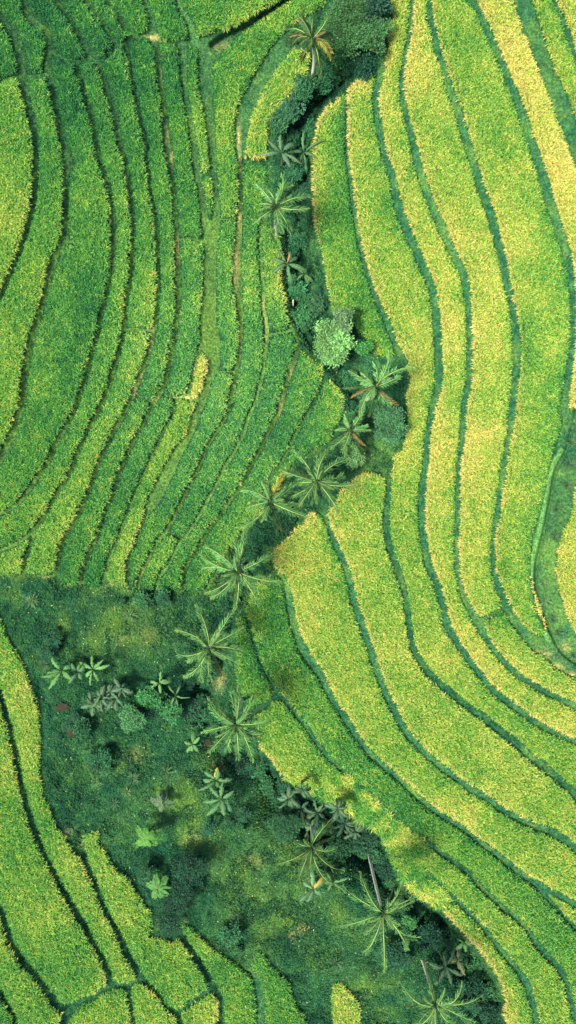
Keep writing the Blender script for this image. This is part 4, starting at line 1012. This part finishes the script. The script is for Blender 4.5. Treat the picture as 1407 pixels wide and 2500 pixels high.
for (x, y, sc_) in spots:
    if samp(SD_WILD, np.array([float(x)]), np.array([float(y)]))[0] > -12: continue
    k = random.randrange(3); p = protos[k]
    if first[k]: o = p; first[k] = False
    else:
        o = p.copy(); COL.objects.link(o)
        for ch in p.children:
            c2 = ch.copy(); COL.objects.link(c2); c2.parent = o
    look = ['small blackish leafy bush', 'small mid green leafy bush', 'small fine leaved dark bush'][k]
    if x < 330 and y < 1950: zone = 'in the meadow west of the banana clump'
    elif x < 480 and y > 1400: zone = 'by the dark clump and meadow edge'
    else:
        zone = [z_ for lim, z_ in [(230, 'around the topmost palm and grey green trees'), (450, 'around the upper banana pair'), (680, 'beside the flowering banana plant'), (900, 'left of the pale round tree'), (1150, 'near the bright palm and round shrub'), (1330, 'under the palm pair'), (1540, 'under the large starry palm'), (1700, 'under the meadow palm'), (1880, 'by the feathery palm and brown puddles'), (2110, 'in the lower banana clump'), (2340, 'under the leaning palm in the lower gully'), (2700, 'around the bottom palm')] if y < lim][0]
    o['label'] = look + ' ' + zone
    g = hgt(x, y); X, Y = px2w(x, y, g + .5)
    o.location = (X, Y, g); o.scale = (sc_, sc_, sc_ * random.uniform(.7, 1.1)); o.rotation_euler = (0, 0, random.uniform(0, 6.28))

# ---- rosette tufts (spiky grasses)
def tuft(cx, cy, rpx, col, label, seed, n=70):
    rnd = np.random.default_rng(seed); g = hgt(cx, cy); X, Y = px2w(cx, cy, g + .2)
    P = rnd.normal(0, .05, (n, 3)); P[:, 2] = 0
    L = rpx * S * 1.25
    v, f, c = blades(P, rnd.uniform(0, 6.28, n), np.radians(rnd.uniform(8, 75, n)), rnd.uniform(.7, 1.1, n) * L, np.full(n, .05), np.radians(rnd.uniform(15, 50, n)), col * rnd.uniform(.7, 1.3, (n, 1)))
    o = mesh_obj('spiky_tuft', v, f, M_LEAF, c); o.location = (X, Y, g)
    tag(o, label, 'grass tuft', 'spiky grass tufts')
TG = C(.09, .19, .07); TB = C(.055, .13, .055)
for i, (x, y, r_, c_, lb) in enumerate([(78,1466,18,TG,'spiky grass tuft in the upper left corner of the meadow'),(317,1502,18,TG,'spiky grass tuft below the hedge strip in the meadow'),(105,1625,18,TB,'bluish spiky tuft left of the banana plants in the meadow'),(1331,1467,18,TG,'largest spiky tuft on the turf by the right edge ditch'),(1328,1424,13,TG,'spiky tuft just above the largest one on the right turf'),(1366,1547,13,TB,'spiky tuft near the bend of the right ditch'),(1352,1512,12,TB,'small spiky tuft between the bend of the ditch and the largest tuft'),(1395,1048,14,TB,'upper spiky tuft near the top of the right turf'),(1396,1078,14,TB,'spiky tuft second from the top of the right turf'),(1392,1132,20,TB,'broad bluish spiky tuft on the upper right turf'),(1388,1186,15,TB,'spiky tuft above the narrow part of the right turf'),(1362,1245,13,TB,'faint spiky tuft halfway down the right turf'),(1358,1312,12,TB,'spiky tuft touching the bulging rice plot at the right'),(325,1900,18,TB,'spiky tuft in the middle of the lower meadow'),(405,1885,18,TB,'spiky tuft right of the middle of the lower meadow'),(278,1962,16,TB,'spiky tuft left of the dracaena'),(822,2352,20,TB,'spiky tuft above the isolated straw coloured patch'),(578,2240,16,TB,'spiky tuft on the lower meadow above the pinkish tip'),(1402,1600,12,TB,'spiky tuft at the right edge near the ditch end'),(236,1910,15,TG,'bright spiky tuft with fern leaves on the lower meadow'),(310,1935,12,TG,'small bright tuft on the lower meadow')]):
    tuft(x, y, r_, c_, lb, 500 + i)

# ---- feathery leaved small trees
def feather_tree(cx, cy, rpx, col, label, seed, nl=12, h=2.6):
    rnd = np.random.default_rng(seed); g = hgt(cx, cy); X, Y = px2w(cx, cy, g + h)
    r = empty('breadfruit_tree', (X, Y, g), label, 'small tree', 'large leaved young trees')
    v, f = tube([(0, 0, -.1), (.05, .03, h * .5), (0, 0, h)], [.09, .07, .04], 7)
    mesh_obj('trunk', v, f, M_TWIG, parent=r, smooth=True)
    for i in range(nl):
        a = rnd.uniform(0, 6.28); L = rpx * S * rnd.uniform(.5, 1.0)
        m = 9; P = []; A = []; LL = []
        VV = []; FF = []; CC = []; b = 0
        t = np.linspace(.15, 1, m)
        el = rnd.uniform(.0, .6)
        Pm = np.stack([math.cos(a) * t * L, math.sin(a) * t * L, np.sin(el) * t * L - .5 * L * t ** 2], -1)
        for sg in (-1, 1):
            v, f, c = blades(Pm, np.full(m, a) + sg * 1.0, np.full(m, .1), L * .42 * np.interp(t, [0, .4, 1], [.5, 1, .45]), np.full(m, .14), np.full(m, .5), col * rnd.uniform(.7, 1.35, (m, 1)))
            VV.append(v); FF.append(f + b); CC.append(c); b += len(v)
        v, f = tube([(0, 0, 0), tuple(Pm[4]), tuple(Pm[-1])], [.02, .015, .008], 4)
        VV.append(v); FF.append(f + b); CC.append(np.tile(C(.3, .36, .1), (len(v), 1))); b += len(v)
        o = mesh_obj('leaf', np.vstack(VV), np.vstack(FF), M_LEAF, np.vstack(CC), parent=r); o.location = (0, 0, h - rnd.uniform(0, .5))
feather_tree(358, 2050, 34, C(.06, .19, .035), 'bright young tree with divided leaves right of the pinkish rice tip', 601, 20)
feather_tree(384, 2172, 32, C(.055, .17, .04), 'bright young tree with divided leaves against the blackish shrubs', 602, 18)
feather_tree(396, 1962, 28, C(.06,.11,.06), 'grey green slender leaved plant on the lower meadow', 603, 10, 1.6)

# ---- small things
def solid(name, mat_, pts, rad, label, cat, loc, colv):
    v, f = tube(pts, rad, 8)
    o = mesh_obj(name, v, f, mat_, np.tile(colv, (len(v), 1)), smooth=True); o.location = loc
    return tag(o, label, cat)
g = hgt(1186, 1800); X, Y = px2w(1186, 1800, g + 1)
solid('bamboo_pole', M_LEAF, [(.25, .55, -.1), (0, 0, .9), (-.35, -.72, 1.55)], [.022, .02, .015], 'thin pale bamboo pole leaning out of the rice on the right slope', 'pole', (X, Y, g), C(.55, .5, .28))
# brown water in pits
def pool(cx, cy, rx, ry, label, seed):
    rnd = np.random.default_rng(seed); n = 22
    M = bpy.data.materials.get('muddy_water')
    if M is None:
        M = bpy.data.materials.new('muddy_water'); M.use_nodes = True
        p = M.node_tree.nodes['Principled BSDF']; p.inputs['Base Color'].default_value = (.06, .035, .012, 1); p.inputs['Roughness'].default_value = .7; p.inputs['Specular IOR Level'].default_value = .15
        no = M.node_tree.nodes.new('ShaderNodeTexNoise'); no.inputs['Scale'].default_value = 3
        rp_ = M.node_tree.nodes.new('ShaderNodeValToRGB'); rp_.color_ramp.elements[0].color = (.004, .006, .003, 1); rp_.color_ramp.elements[1].color = (.022, .017, .005, 1)
        M.node_tree.links.new(no.outputs['Fac'], rp_.inputs[0]); M.node_tree.links.new(rp_.outputs[0], p.inputs['Base Color'])
    ang = np.linspace(0, 2 * np.pi, n, endpoint=False); q = rnd.uniform(.7, 1.2, n)
    g = hgt(cx, cy) + .16
    x = np.cos(ang) * rx * q * S; y = np.sin(ang) * ry * q * S
    V = np.vstack([[0, 0, 0]] + [[a, b, 0] for a, b in zip(x, y)])
    F_ = np.array([[0, i + 1, (i + 1) % n + 1] for i in range(n)])
    X, Y = px2w(cx, cy, g)
    o = mesh_obj('puddle', V, F_, M); o.location = (X, Y, g)
    tag(o, label, 'puddle', kind='structure')
pool(152, 1728, 18, 12, 'brown puddle', 1); pool(176, 1786, 16, 12, 'brown puddle', 2); pool(463, 1765, 14, 26, 'brown puddle', 3); pool(496, 1812, 18, 14, 'brown puddle', 4)
# bare pipe stub by the shrubs
g = hgt(716, 740); X, Y = px2w(716, 742, g + .8)
solid('pipe_stub', M_BARK, [(0, -.3, .0), (0, 0, .6), (0, .35, 1.0)], [.09, .09, .09], 'short pale hollow stump standing at the gully edge above the round tree', 'stump', (X, Y, g), C(.5, .45, .35))
print('DONE', len(bpy.data.objects))
